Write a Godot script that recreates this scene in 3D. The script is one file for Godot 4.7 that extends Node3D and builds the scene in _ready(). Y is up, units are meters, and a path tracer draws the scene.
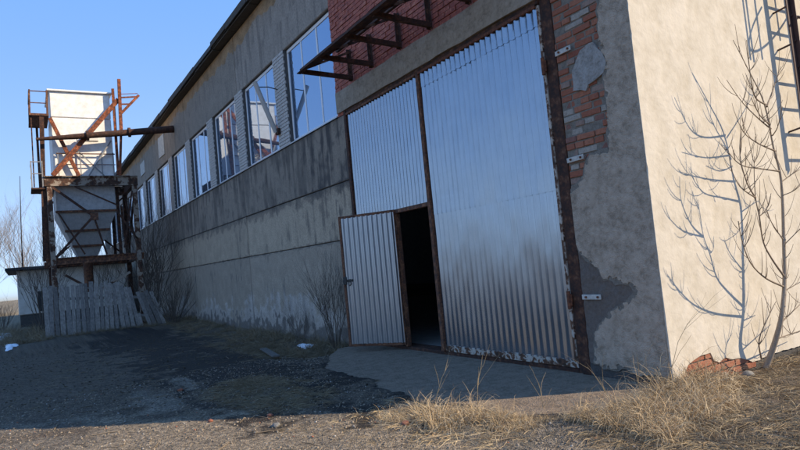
extends Node3D
# A derelict concrete warehouse with a galvanised gate, a rusty silo tower beside it, a bare tree at its sunny gable.

var M := {}
var rng := RandomNumberGenerator.new()

# ---------------------------------------------------------------- textures
func lin(r: float, g: float, b: float) -> Color:
	return Color(r, g, b).linear_to_srgb()

func noise_data(w: int, h: int, freq: float, oct: int, sd: int, kind := FastNoiseLite.TYPE_SIMPLEX_SMOOTH, sx := 1, sy := 1) -> PackedByteArray:
	var n := FastNoiseLite.new()
	n.seed = sd
	n.noise_type = kind
	n.frequency = freq
	n.fractal_type = FastNoiseLite.FRACTAL_FBM if oct > 1 else FastNoiseLite.FRACTAL_NONE
	n.fractal_octaves = oct
	var im := n.get_seamless_image(w / sx, h / sy)
	im.convert(Image.FORMAT_L8)
	if sx > 1 or sy > 1:
		im.resize(w, h, Image.INTERPOLATE_CUBIC)
	return im.get_data()

func mix_data(list: Array, weights: Array, contrast := 1.0) -> PackedByteArray:
	var n: int = list[0].size()
	var out := PackedByteArray()
	out.resize(n)
	for k in n:
		var v := 0.0
		for j in list.size():
			v += (float(list[j][k]) - 127.5) * float(weights[j])
		out[k] = int(clampf(v * contrast + 127.5, 0.0, 255.0))
	return out

func ramp_tex(w: int, h: int, data: PackedByteArray, stops: Array) -> ImageTexture:
	var g := Gradient.new()
	var offs := PackedFloat32Array()
	var cols := PackedColorArray()
	for s in stops:
		offs.append(s[0])
		cols.append(Color(s[1], s[2], s[3]))
	g.offsets = offs
	g.colors = cols
	var lut := PackedByteArray()
	for k in 256:
		var c := g.sample(k / 255.0).linear_to_srgb()
		lut.append(int(clampf(c.r * 255, 0, 255)))
		lut.append(int(clampf(c.g * 255, 0, 255)))
		lut.append(int(clampf(c.b * 255, 0, 255)))
	var out := PackedByteArray()
	out.resize(w * h * 3)
	for k in w * h:
		var v := data[k] * 3
		out[k * 3] = lut[v]
		out[k * 3 + 1] = lut[v + 1]
		out[k * 3 + 2] = lut[v + 2]
	return ImageTexture.create_from_image(Image.create_from_data(w, h, false, Image.FORMAT_RGB8, out))

func grey_tex(w: int, h: int, data: PackedByteArray) -> ImageTexture:
	return ImageTexture.create_from_image(Image.create_from_data(w, h, false, Image.FORMAT_L8, data))

func bump_tex(w: int, h: int, data: PackedByteArray, k: float) -> ImageTexture:
	var im := Image.create_from_data(w, h, false, Image.FORMAT_L8, data)
	im.convert(Image.FORMAT_RGBA8)
	im.bump_map_to_normal_map(k)
	return ImageTexture.create_from_image(im)

func mat(called: String, color: Color, rough: float, metal := 0.0, tex: Texture2D = null, metres := 1.0, nor: Texture2D = null, nscale := 1.0) -> StandardMaterial3D:
	var m := StandardMaterial3D.new()
	m.resource_name = called
	m.albedo_color = color
	m.roughness = rough
	m.metallic = metal
	if tex:
		m.albedo_texture = tex
	if nor:
		m.normal_enabled = true
		m.normal_texture = nor
		m.normal_scale = nscale
	m.uv1_scale = Vector3.ONE / metres
	m.texture_filter = BaseMaterial3D.TEXTURE_FILTER_LINEAR_WITH_MIPMAPS
	M[called] = m
	return m

func tri(m: StandardMaterial3D) -> StandardMaterial3D:
	m.uv1_triplanar = true
	m.uv1_world_triplanar = true
	return m

# ---------------------------------------------------------------- shapes
func begin() -> SurfaceTool:
	var st := SurfaceTool.new()
	st.begin(Mesh.PRIMITIVE_TRIANGLES)
	st.set_smooth_group(-1)
	return st

func uv_of(p: Vector3, n: Vector3) -> Vector2:
	var a := n.abs()
	if a.z >= a.x and a.z >= a.y:
		return Vector2(p.x, -p.y)
	if a.x >= a.y:
		return Vector2(-p.z, -p.y)
	return Vector2(p.x, p.z)

func tri3(st: SurfaceTool, a: Vector3, b: Vector3, c: Vector3, n: Vector3) -> void:
	for p in [a, c, b]:
		st.set_uv(uv_of(p, n))
		st.add_vertex(p)

# counter-clockwise seen from outside
func quad(st: SurfaceTool, a: Vector3, b: Vector3, c: Vector3, d: Vector3) -> void:
	var n := (c - a).cross(d - b)
	tri3(st, a, b, c, n)
	tri3(st, a, c, d, n)

func box(st: SurfaceTool, c: Vector3, s: Vector3, b := Basis(), ch := 0.0) -> void:
	var h := s * 0.5
	if ch <= 0.0:
		var v := []
		for k in 8:
			v.append(c + b * Vector3(h.x if k & 1 else -h.x, h.y if k & 2 else -h.y, h.z if k & 4 else -h.z))
		quad(st, v[4], v[5], v[7], v[6])
		quad(st, v[1], v[0], v[2], v[3])
		quad(st, v[5], v[1], v[3], v[7])
		quad(st, v[0], v[4], v[6], v[2])
		quad(st, v[6], v[7], v[3], v[2])
		quad(st, v[0], v[1], v[5], v[4])
		return
	# the six faces drawn in by ch, twelve edge strips, eight corner triangles
	ch = minf(ch, minf(h.x, minf(h.y, h.z)) * 0.9)
	var g := h - Vector3(ch, ch, ch)
	for ax in 3:
		var u := (ax + 1) % 3
		var w := (ax + 2) % 3
		for sg in [-1.0, 1.0]:
			var q := []
			for k in [[-1, -1], [1, -1], [1, 1], [-1, 1]]:
				var p := Vector3.ZERO
				p[ax] = h[ax] * sg
				p[u] = g[u] * k[0]
				p[w] = g[w] * k[1]
				q.append(c + b * p)
			if sg > 0:
				quad(st, q[0], q[1], q[2], q[3])
			else:
				quad(st, q[3], q[2], q[1], q[0])
		# edges along ax
		for su in [-1.0, 1.0]:
			for sw in [-1.0, 1.0]:
				var a := Vector3.ZERO
				var d := Vector3.ZERO
				a[u] = h[u] * su
				a[w] = g[w] * sw
				d[u] = g[u] * su
				d[w] = h[w] * sw
				var a0 := a
				var a1 := a
				var d0 := d
				var d1 := d
				a0[ax] = -g[ax]
				d0[ax] = -g[ax]
				a1[ax] = g[ax]
				d1[ax] = g[ax]
				if su * sw > 0:
					quad(st, c + b * a0, c + b * d0, c + b * d1, c + b * a1)
				else:
					quad(st, c + b * d0, c + b * a0, c + b * a1, c + b * d1)
	for k in 8:
		var s3 := Vector3(1 if k & 1 else -1, 1 if k & 2 else -1, 1 if k & 4 else -1)
		var px := c + b * (Vector3(h.x, g.y, g.z) * s3)
		var py := c + b * (Vector3(g.x, h.y, g.z) * s3)
		var pz := c + b * (Vector3(g.x, g.y, h.z) * s3)
		if s3.x * s3.y * s3.z > 0:
			tri3(st, px, py, pz, b * s3)
		else:
			tri3(st, px, pz, py, b * s3)

# a box given by its low and high corners
func bx(st: SurfaceTool, lo: Vector3, hi: Vector3, ch := 0.0) -> void:
	box(st, (lo + hi) * 0.5, hi - lo, Basis(), ch)

func bar(st: SurfaceTool, a: Vector3, b: Vector3, w: float, h: float, up := Vector3.UP, ch := 0.0) -> void:
	var z := (b - a).normalized()
	if absf(z.dot(up)) > 0.98:
		up = Vector3.RIGHT
	var x := up.cross(z).normalized()
	box(st, (a + b) * 0.5, Vector3(w, h, a.distance_to(b)), Basis(x, z.cross(x), z), ch)

# an L-section of legs w along a-b
func angle_iron(st: SurfaceTool, a: Vector3, b: Vector3, w: float, up := Vector3.UP, t := 0.01) -> void:
	var z := (b - a).normalized()
	if absf(z.dot(up)) > 0.98:
		up = Vector3.RIGHT
	var x := up.cross(z).normalized()
	var y := z.cross(x)
	bar(st, a, b, w, t, y)
	bar(st, a + x * (w * 0.5 - t * 0.5) + y * (w * 0.5 + t * 0.5), b + x * (w * 0.5 - t * 0.5) + y * (w * 0.5 + t * 0.5), t, w, y)

func tube(st: SurfaceTool, pts: Array, radii: Array, sides := 6, capped := true) -> void:
	st.set_smooth_group(1)
	var rings := []
	var side := Vector3.ZERO
	var run := 0.0
	for i in pts.size():
		var d: Vector3 = (pts[mini(i + 1, pts.size() - 1)] - pts[maxi(i - 1, 0)]).normalized()
		if side == Vector3.ZERO:
			side = d.cross(Vector3.UP if absf(d.y) < 0.9 else Vector3.RIGHT).normalized()
		side = (side - d * side.dot(d)).normalized()
		var other := d.cross(side)
		if i > 0:
			run += (pts[i] as Vector3).distance_to(pts[i - 1])
		var ring := []
		for k in sides:
			var t := TAU * k / sides
			ring.append(pts[i] + (side * cos(t) + other * sin(t)) * float(radii[mini(i, radii.size() - 1)]))
		rings.append([ring, run])
	for i in rings.size() - 1:
		for k in sides:
			var j := (k + 1) % sides
			var a: Vector3 = rings[i][0][k]
			var b: Vector3 = rings[i][0][j]
			var c: Vector3 = rings[i + 1][0][j]
			var d2: Vector3 = rings[i + 1][0][k]
			var u0 := float(k) / sides
			var u1 := float(k + 1) / sides
			var v0: float = rings[i][1]
			var v1: float = rings[i + 1][1]
			for q in [[a, u0, v0], [c, u1, v1], [b, u1, v0], [a, u0, v0], [d2, u0, v1], [c, u1, v1]]:
				st.set_uv(Vector2(q[1] * 0.3, q[2]))
				st.add_vertex(q[0])
	st.set_smooth_group(-1)
	if capped:
		for e in [0, rings.size() - 1]:
			var rg: Array = rings[e][0]
			for k in range(1, sides - 1):
				if e == 0:
					tri3(st, rg[0], rg[k], rg[k + 1], Vector3.UP)
				else:
					tri3(st, rg[0], rg[k + 1], rg[k], Vector3.UP)

# a polygon of (x, y) pushed from z0 to z1 (z1 is the front); axis "x" turns it into (z, y) at x0..x1
func slab(st: SurfaceTool, poly: PackedVector2Array, w0: float, w1: float, axis := "z") -> void:
	if Geometry2D.is_polygon_clockwise(poly):
		poly.reverse()
	var f := func(p: Vector2, w: float) -> Vector3:
		if axis == "z":
			return Vector3(p.x, p.y, w)
		if axis == "x":
			return Vector3(w, p.y, -p.x)
		return Vector3(p.x, w, -p.y)
	var idx := Geometry2D.triangulate_polygon(poly)
	for k in range(0, idx.size(), 3):
		var a := poly[idx[k]]
		var b := poly[idx[k + 1]]
		var c := poly[idx[k + 2]]
		if (b - a).cross(c - a) < 0:
			var t := b
			b = c
			c = t
		var n: Vector3 = f.call(Vector2.ZERO, 1.0) - f.call(Vector2.ZERO, 0.0)
		tri3(st, f.call(a, w1), f.call(b, w1), f.call(c, w1), n)
		tri3(st, f.call(a, w0), f.call(c, w0), f.call(b, w0), n)
	for k in poly.size():
		var a := poly[k]
		var b := poly[(k + 1) % poly.size()]
		quad(st, f.call(a, w0), f.call(b, w0), f.call(b, w1), f.call(a, w1))

# breaks the edges of an outline into short uneven ones
func ragged(pts: Array, step: float, amp: float, sd: int, keep := []) -> PackedVector2Array:
	var r := RandomNumberGenerator.new()
	r.seed = sd
	var out := PackedVector2Array()
	for k in pts.size():
		var a: Vector2 = pts[k]
		var b: Vector2 = pts[(k + 1) % pts.size()]
		out.append(a)
		if keep.has(k):
			continue
		var n := int(a.distance_to(b) / step)
		var nn := (b - a).normalized().orthogonal()
		for j in range(1, n):
			out.append(a.lerp(b, (j + r.randf_range(-0.3, 0.3)) / n) + nn * r.randf_range(-amp, amp))
	return out

# bricks laid in courses facing +z, joined into one mesh; mortar is the backing behind
func brick_field(st: SurfaceTool, x0: float, x1: float, y0: float, y1: float, z: float, sd: int, jit := 0.004, blen := 0.25, bh := 0.065, joint := 0.012) -> void:
	var r := RandomNumberGenerator.new()
	r.seed = sd
	var row := 0
	var y := y0
	while y < y1 - 0.02:
		var x := x0 - (0.0 if row % 2 == 0 else blen * 0.5)
		var top := minf(y + bh, y1)
		while x < x1:
			var a := maxf(x, x0)
			var b := minf(x + blen, x1)
			if b - a > 0.03:
				var f := z + r.randf_range(-jit, jit)
				var v := [Vector3(a, y, f), Vector3(b, y, f + r.randf_range(-jit, jit) * 0.5), Vector3(b, top, f), Vector3(a, top, f + r.randf_range(-jit, jit) * 0.5)]
				var w := []
				for p in v:
					w.append(Vector3(p.x, p.y, z - 0.03))
				quad(st, v[0], v[1], v[2], v[3])
				for k in 4:
					quad(st, w[k], w[(k + 1) % 4], v[(k + 1) % 4], v[k])
			x += blen + joint
		y += bh + joint
		row += 1

# a ribbed steel sheet facing +z
func ribbed(st: SurfaceTool, x0: float, x1: float, y0: float, y1: float, z: float, pitch: float, amp: float, rows: int, sd: int, dent := 0.006) -> void:
	var prof := [[0.0, 0.0], [0.3, 0.02], [0.36, 0.1], [0.48, 0.9], [0.54, 1.0], [0.66, 1.0], [0.72, 0.9], [0.84, 0.1], [0.9, 0.02]]
	var n := FastNoiseLite.new()
	n.seed = sd
	n.frequency = 0.9
	var xs := []
	var x := x0 - pitch
	while x < x1 + pitch:
		for p in prof:
			var q: float = x + pitch * p[0]
			if q >= x0 and q <= x1:
				xs.append([q, p[1]])
		x += pitch
	st.set_smooth_group(1)
	var at := func(i: int, j: int) -> Vector3:
		var y := lerpf(y0, y1, float(j) / rows)
		var px: float = xs[i][0]
		return Vector3(px, y, z + amp * xs[i][1] + dent * n.get_noise_2d(px * 1.3, y) + dent * 0.4 * n.get_noise_2d(px * 4.0 + 50.0, y * 3.0))
	for i in xs.size() - 1:
		for j in rows:
			quad(st, at.call(i, j), at.call(i + 1, j), at.call(i + 1, j + 1), at.call(i, j + 1))
	st.set_smooth_group(-1)

# a branching plant: joined tubes, thin at the tips
func grow(st: SurfaceTool, p: Vector3, d: Vector3, length: float, rad: float, depth: int, r: RandomNumberGenerator, up := 0.25, wild := 0.35, kids := 3, sides := 4) -> void:
	var pts := [p]
	var rad_list := [rad]
	var n := 4
	var dd := d
	for k in n:
		dd = (dd + Vector3(r.randf_range(-1, 1), r.randf_range(-0.6, 0.8), r.randf_range(-1, 1)) * wild * 0.45 + Vector3.UP * up * 0.3).normalized()
		pts.append(pts[-1] + dd * length / n)
		rad_list.append(rad * lerpf(1.0, 0.45, (k + 1.0) / n))
	tube(st, pts, rad_list, sides, false)
	if depth <= 0:
		return
	for k in kids:
		var t := r.randf_range(0.3, 1.0)
		var at := t * n
		var i := mini(int(at), n - 1)
		var q: Vector3 = (pts[i] as Vector3).lerp(pts[i + 1], at - i)
		var along: Vector3 = (pts[i + 1] - pts[i]).normalized()
		var off := Vector3(r.randf_range(-1, 1), r.randf_range(-0.2, 0.8), r.randf_range(-1, 1)).normalized()
		grow(st, q, (along + off * r.randf_range(0.5, 1.0)).normalized(), length * r.randf_range(0.45, 0.75), rad * lerpf(0.75, 0.4, t), depth - 1, r, up, wild, kids, 3 if depth < 2 else sides)

# ---------------------------------------------------------------- nodes
func thing(called: String, label: String, category: String, group := "") -> Node3D:
	var o := Node3D.new()
	o.name = called
	add_child(o, true)
	tag(o, label, category, group)
	return o

func tag(o: Node, label: String, category: String, group := "") -> void:
	o.set_meta("label", label)
	o.set_meta("category", category)
	if group:
		o.set_meta("group", group)

func obj(called: String, st: SurfaceTool, m: Material, parent: Node = self) -> MeshInstance3D:
	st.generate_normals()
	st.set_material(m)
	var o := MeshInstance3D.new()
	o.name = called
	o.mesh = st.commit()
	parent.add_child(o, true)
	return o

func node(called: String, parent: Node) -> Node3D:
	var o := Node3D.new()
	o.name = called
	parent.add_child(o, true)
	return o

func copy_of(called: String, mesh: Mesh, m: Material, at: Transform3D, parent: Node) -> MeshInstance3D:
	var o := MeshInstance3D.new()
	o.name = called
	o.mesh = mesh
	o.material_override = m
	o.transform = at
	parent.add_child(o, true)
	return o

func one_box(called: String, lo: Vector3, hi: Vector3, m: Material, parent: Node, ch := 0.0) -> MeshInstance3D:
	var st := begin()
	bx(st, lo, hi, ch)
	return obj(called, st, m, parent)

# ---------------------------------------------------------------- materials
func facade_texture(w: int, h: int, x0: float, x1: float, y0: float, y1: float, upper: bool) -> ImageTexture:
	var fine := noise_data(w, h, 0.25, 2, 11)
	var blot := noise_data(w, h, 0.03, 6, 12)
	var streak := noise_data(w, h, 0.045, 4, 13, FastNoiseLite.TYPE_SIMPLEX_SMOOTH, 1, 8)
	var broad := noise_data(w, h, 0.006, 2, 14)
	var out := PackedByteArray()
	out.resize(w * h * 3)
	var tones := [1.0, 1.12, 0.92, 1.04, 0.97, 1.08]
	for j in h:
		var y := lerpf(y1, y0, (j + 0.5) / h)
		for i in w:
			var k := j * w + i
			var x := lerpf(x0, x1, (i + 0.5) / w)
			var f := fine[k] / 255.0
			var b := blot[k] / 255.0
			var s := streak[k] / 255.0
			var g := broad[k] / 255.0
			var tone: float = tones[int(floor((x + 43.35) / 6.2)) % 6]
			var c := Color(0.2, 0.19, 0.172)
			if upper:
				c = Color(0.165, 0.152, 0.132)
				c = c * (0.85 + 0.3 * b)
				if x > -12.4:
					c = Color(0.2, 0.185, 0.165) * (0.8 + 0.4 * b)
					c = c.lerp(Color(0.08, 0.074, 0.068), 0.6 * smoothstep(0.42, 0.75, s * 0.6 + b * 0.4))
				else:
					c = c.lerp(Color(0.09, 0.085, 0.08), 0.4 * smoothstep(0.55, 0.8, s))
				# loose brown filling under the eave
				var ed := y - 7.78 - 0.3 * (g - 0.5) - 0.25 * (b - 0.5)
				c = c.lerp(Color(0.2, 0.14, 0.08) * (0.6 + 0.8 * b), smoothstep(0.0, 0.05, ed))
			elif y > 3.13:
				c = Color(0.175, 0.155, 0.128) * (0.75 + 0.5 * b)
				c = c.lerp(Color(0.05, 0.046, 0.042), 0.55 * smoothstep(0.4, 0.75, s * 0.5 + g * 0.5))
				c = c.lerp(Color(0.03, 0.028, 0.027), 0.6 * smoothstep(0.45, 0.7, b * 0.55 + f * 0.3 + s * 0.15))
				c = c.lerp(Color(0.03, 0.028, 0.027), 0.45 * smoothstep(0.45, 0.0, 4.37 - y - 1.3 * (s - 0.5)))
			elif y > 2.05:
				c = Color(0.25, 0.215, 0.165) * tone * (0.82 + 0.36 * b)
				c = c.lerp(Color(0.06, 0.055, 0.05), 0.6 * smoothstep(0.54, 0.74, s * 0.4 + g * 0.3 + b * 0.3))
				c = c.lerp(Color(0.05, 0.046, 0.042), 0.6 * smoothstep(0.2, 0.0, 3.12 - y - 0.5 * (b - 0.4)))
			else:
				c = Color(0.205, 0.18, 0.145) * tone * (0.82 + 0.36 * b)
				c = c.lerp(Color(0.06, 0.058, 0.056), 0.6 * smoothstep(0.54, 0.72, s * 0.4 + g * 0.3 + b * 0.3))
				# white salts rising from the ground, with a ragged upper edge
				var top := 0.8 + 1.0 * (g - 0.5) + 0.9 * (b - 0.5) + 0.15 * (s - 0.5)
				c = c.lerp(Color(0.3, 0.29, 0.28) * (0.5 + 0.9 * b), 0.5 * smoothstep(0.12, -0.2, y - top))
				c = c.lerp(Color(0.06, 0.055, 0.05), 0.85 * smoothstep(0.12, -0.12, y - 0.36 - 0.25 * (s - 0.5) - 0.9 * (b - 0.5)))
			if not upper:
				var joint := minf(absf(y - 2.05), absf(y - 3.14))
				c = c.lerp(Color(0.035, 0.032, 0.03), 0.5 * smoothstep(0.05, 0.0, joint - 0.12 * (b - 0.5)))
				var seam := fposmod(x + 6.15 + 3.1, 6.2) - 3.1
				c = c.lerp(Color(0.06, 0.055, 0.05), 0.6 * smoothstep(0.05, 0.0, absf(seam) - 0.05 * (b - 0.4)))
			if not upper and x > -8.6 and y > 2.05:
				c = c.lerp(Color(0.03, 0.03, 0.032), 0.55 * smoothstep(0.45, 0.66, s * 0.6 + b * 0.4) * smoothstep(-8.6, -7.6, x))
			c = c * (1.2 + 0.95 * f)
			c = c.linear_to_srgb()
			out[k * 3] = int(clampf(c.r * 255.0, 0, 255))
			out[k * 3 + 1] = int(clampf(c.g * 255.0, 0, 255))
			out[k * 3 + 2] = int(clampf(c.b * 255.0, 0, 255))
	return ImageTexture.create_from_image(Image.create_from_data(w, h, false, Image.FORMAT_RGB8, out))

func make_materials() -> void:
	var S := 512
	var n_fine := noise_data(S, S, 0.18, 3, 1)
	var n_mid := noise_data(S, S, 0.04, 4, 2)
	var n_big := noise_data(S, S, 0.01, 4, 3)
	var n_cell := noise_data(S, S, 0.09, 2, 4, FastNoiseLite.TYPE_CELLULAR)
	var n_vert := noise_data(S, S, 0.09, 3, 5, FastNoiseLite.TYPE_SIMPLEX_SMOOTH, 1, 16)
	var rough_bump := mix_data([n_fine, n_mid, n_big], [0.5, 0.6, 0.3], 1.0)
	var nor_rough := bump_tex(S, S, rough_bump, 5.0)
	var nor_fine := bump_tex(S, S, mix_data([n_fine, n_mid], [0.7, 0.4]), 3.0)
	var nor_plast := bump_tex(S, S, mix_data([n_fine, n_mid, n_big], [0.12, 0.4, 0.9]), 3.0)
	var blotch := mix_data([n_fine, n_mid, n_big], [0.35, 0.5, 0.6], 1.25)
	var conc := ramp_tex(S, S, blotch, [[0.0, 0.55, 0.54, 0.52], [0.5, 0.85, 0.84, 0.82], [1.0, 1.0, 1.0, 0.98]])
	var conc2 := ramp_tex(S, S, mix_data([n_fine, n_mid, n_big], [0.5, 0.6, 0.7], 1.35), [[0.0, 0.5, 0.48, 0.45], [0.4, 0.74, 0.73, 0.71], [0.6, 0.82, 0.81, 0.8], [1.0, 0.95, 0.95, 0.95]])
	var cement := ramp_tex(S, S, blotch, [[0.0, 0.45, 0.46, 0.5], [0.5, 0.8, 0.81, 0.84], [1.0, 1.0, 1.0, 1.0]])
	var plast := ramp_tex(S, S, mix_data([n_fine, n_mid, n_big], [0.2, 0.4, 0.8], 1.0), [[0.0, 0.78, 0.75, 0.68], [0.35, 0.9, 0.88, 0.84], [0.7, 1.0, 0.99, 0.97], [1.0, 1.0, 1.0, 1.0]])
	var rust := ramp_tex(S, S, mix_data([n_fine, n_mid, n_big], [0.2, 0.6, 0.9], 1.2), [[0.0, 0.045, 0.028, 0.022], [0.4, 0.1, 0.045, 0.026], [0.65, 0.17, 0.07, 0.035], [0.85, 0.25, 0.11, 0.05], [1.0, 0.3, 0.17, 0.1]])
	var peel := ramp_tex(S, S, mix_data([n_fine, n_mid, n_big], [0.15, 0.6, 1.0], 1.3), [[0.0, 0.05, 0.03, 0.02], [0.38, 0.16, 0.075, 0.04], [0.5, 0.2, 0.11, 0.07], [0.54, 0.52, 0.47, 0.41], [1.0, 0.62, 0.58, 0.52]])
	var zinc := ramp_tex(S, S, mix_data([n_cell, n_vert, n_big], [0.25, 0.35, 0.3], 0.8), [[0.0, 0.5, 0.51, 0.52], [0.5, 0.63, 0.64, 0.65], [1.0, 0.74, 0.75, 0.76]])
	var wood := ramp_tex(S, S, mix_data([n_vert, n_fine, n_big], [0.9, 0.25, 0.4], 1.2), [[0.0, 0.13, 0.125, 0.12], [0.5, 0.27, 0.26, 0.25], [1.0, 0.42, 0.41, 0.39]])
	var bark := ramp_tex(S, S, mix_data([n_vert, n_fine, n_mid], [0.6, 0.5, 0.4], 1.2), [[0.0, 0.12, 0.1, 0.085], [0.5, 0.22, 0.19, 0.16], [1.0, 0.32, 0.29, 0.25]])
	var grit := mix_data([n_fine, n_cell, n_mid], [0.8, 0.5, 0.8], 1.5)
	var soil := ramp_tex(S, S, grit, [[0.0, 0.22, 0.21, 0.2], [0.45, 0.75, 0.74, 0.73], [0.75, 1.0, 0.99, 0.98], [1.0, 1.0, 1.0, 1.0]])
	var nor_soil := bump_tex(S, S, grit, 8.0)
	var brick_t := ramp_tex(S, S, mix_data([n_fine, n_mid, n_big], [0.6, 0.6, 0.5], 1.3), [[0.0, 0.5, 0.48, 0.46], [0.5, 0.85, 0.84, 0.83], [1.0, 1.0, 1.0, 1.0]])
	var redpaint := ramp_tex(S, S, mix_data([n_fine, n_mid, n_big], [0.4, 0.7, 0.7], 1.3), [[0.0, 0.15, 0.055, 0.037], [0.4, 0.37, 0.085, 0.05], [0.75, 0.47, 0.12, 0.065], [1.0, 0.52, 0.23, 0.14]])

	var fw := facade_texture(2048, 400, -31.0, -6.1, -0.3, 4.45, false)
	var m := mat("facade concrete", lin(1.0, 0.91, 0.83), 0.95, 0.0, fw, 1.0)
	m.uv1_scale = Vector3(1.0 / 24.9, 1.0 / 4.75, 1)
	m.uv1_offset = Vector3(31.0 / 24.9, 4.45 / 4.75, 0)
	var fu := facade_texture(1536, 128, -31.0, -6.1, 6.4, 8.3, true)
	m = mat("upper concrete", lin(1.0, 0.905, 0.81), 0.95, 0.0, fu, 1.0)
	m.uv1_scale = Vector3(1.0 / 24.9, 1.0 / 1.9, 1)
	m.uv1_offset = Vector3(31.0 / 24.9, 8.3 / 1.9, 0)
	tri(mat("concrete", lin(0.24, 0.23, 0.21), 0.95, 0.0, conc, 1.6, nor_rough, 0.7))
	tri(mat("lintel concrete", lin(0.42, 0.345, 0.26), 0.95, 0.0, conc2, 1.3, nor_rough, 0.9))
	tri(mat("plinth", lin(0.1, 0.095, 0.09), 0.95, 0.0, conc, 0.7, nor_rough, 1.2))
	tri(mat("mortar", lin(0.26, 0.23, 0.19), 0.95, 0.0, conc2, 0.4, nor_rough, 1.0))
	tri(mat("grey plaster", lin(0.5, 0.405, 0.31), 0.95, 0.0, conc2, 1.5, nor_rough, 0.9))
	tri(mat("undercoat", lin(0.2, 0.165, 0.14), 0.95, 0.0, conc, 0.3, nor_rough, 2.0))
	tri(mat("patch cement", lin(0.4, 0.38, 0.35), 0.9, 0.0, conc2, 0.8, nor_rough, 1.0))
	tri(mat("cream plaster", lin(0.62, 0.568, 0.478), 0.92, 0.0, plast, 2.3, nor_plast, 0.5))
	tri(mat("rust", Color.WHITE, 0.85, 0.0, rust, 0.7, nor_fine, 0.8))
	tri(mat("dark rust", lin(0.45, 0.42, 0.42), 0.85, 0.0, rust, 0.9, nor_fine, 0.8))
	tri(mat("bright rust", lin(1.0, 0.8, 0.7), 0.85, 0.0, rust, 0.35, nor_fine, 0.6))
	tri(mat("peeling paint", lin(0.75, 0.72, 0.68), 0.8, 0.0, peel, 1.1, nor_fine, 0.4))
	m = tri(mat("zinc", lin(0.54, 0.6, 0.68), 0.2, 0.92, zinc, 1.7))
	tri(mat("pale zinc", lin(0.62, 0.65, 0.68), 0.3, 0.85, zinc, 1.1))
	tri(mat("weathered wood", lin(0.9, 0.85, 0.8), 0.9, 0.0, wood, 0.6, nor_fine, 0.5))
	tri(mat("bark", lin(1.5, 1.4, 1.25), 0.9, 0.0, bark, 0.4, nor_fine, 0.6))
	mat("twig", lin(0.22, 0.17, 0.125), 0.9)
	mat("dark twig", lin(0.12, 0.095, 0.075), 0.9)
	m = mat("ground", Color.WHITE, 0.97, 0.0, soil, 1.3, nor_soil, 1.0)
	m.vertex_color_use_as_albedo = true
	tri(mat("apron concrete", lin(0.29, 0.22, 0.155), 0.95, 0.0, conc2, 1.1, nor_soil, 0.6))
	var tones := [[0.36, 0.13, 0.075], [0.3, 0.1, 0.06], [0.42, 0.17, 0.1], [0.27, 0.13, 0.1], [0.34, 0.24, 0.19], [0.42, 0.37, 0.31]]
	for k in tones.size():
		tri(mat("brick %d" % k, lin(tones[k][0], tones[k][1], tones[k][2]), 0.92, 0.0, brick_t, 0.21 + 0.03 * k, nor_rough, 0.9))
	tri(mat("red paint", Color.WHITE, 0.7, 0.0, redpaint, 0.9, nor_rough, 1.0))
	tri(mat("silicate brick", lin(0.66, 0.61, 0.55), 0.92, 0.0, brick_t, 0.5, nor_fine, 0.6))
	tri(mat("dark mortar", lin(0.11, 0.105, 0.1), 0.95, 0.0, conc, 0.5))
	mat("white frame", lin(0.85, 0.84, 0.82), 0.45)
	m = mat("window glass", lin(0.3, 0.4, 0.54), 0.03, 0.8)
	tri(mat("soffit", lin(0.1, 0.085, 0.07), 0.95, 0.0, conc, 0.8, nor_rough, 1.0))
	tri(mat("roofing", lin(0.1, 0.1, 0.1), 0.9, 0.0, conc, 1.0, nor_rough, 1.0))
	tri(mat("white board", lin(0.6, 0.58, 0.53), 0.8, 0.0, conc, 1.0))
	tri(mat("interior", lin(0.4, 0.38, 0.35), 0.95, 0.0, conc, 1.5))
	tri(mat("white enamel", lin(0.88, 0.87, 0.85), 0.6, 0.0, plast, 1.7, nor_fine, 0.2))
	tri(mat("hopper steel", lin(0.5, 0.5, 0.5), 0.6, 0.0, conc, 1.0))
	tri(mat("beam paint", lin(0.5, 0.44, 0.38), 0.8, 0.0, peel, 3.1))
	tri(mat("grey steel", lin(0.3, 0.3, 0.3), 0.6, 0.2, conc, 0.6))
	tri(mat("brown paint", lin(0.075, 0.035, 0.028), 0.6, 0.0, conc, 0.6))
	tri(mat("shed wall", lin(0.66, 0.62, 0.56), 0.9, 0.0, plast, 2.0))
	tri(mat("tar roof", lin(0.05, 0.05, 0.052), 0.9, 0.0, conc, 1.0))
	tri(mat("clay wall", lin(0.42, 0.33, 0.22), 0.9, 0.0, conc, 1.0))
	m = tri(mat("snow", lin(0.82, 0.84, 0.87), 0.7, 0.0, null, 1.0, nor_rough, 0.6))
	m = mat("straw", Color.WHITE, 0.85)
	m.vertex_color_use_as_albedo = true
	m.backlight_enabled = true
	m.backlight = lin(0.12, 0.09, 0.05)
	m = tri(mat("pebble", Color.WHITE, 0.95, 0.0, conc, 0.2))
	m.vertex_color_use_as_albedo = true
	tri(mat("old board", lin(0.42, 0.38, 0.33), 0.9, 0.0, wood, 0.6))
	tri(mat("dark wood", lin(0.65, 0.61, 0.57), 0.9, 0.0, wood, 0.55, nor_fine, 0.5))
	tri(mat("pale wood", lin(1.15, 1.08, 1.0), 0.9, 0.0, wood, 0.65, nor_fine, 0.5))
	tri(mat("orange rust", lin(1.5, 1.0, 0.75), 0.85, 0.0, rust, 0.8))
	mat("cable", lin(0.03, 0.028, 0.026), 0.6)
	mat("lamp grey", lin(0.5, 0.5, 0.48), 0.5, 0.2)

# ---------------------------------------------------------------- terrain
var hill := FastNoiseLite.new()

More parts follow.
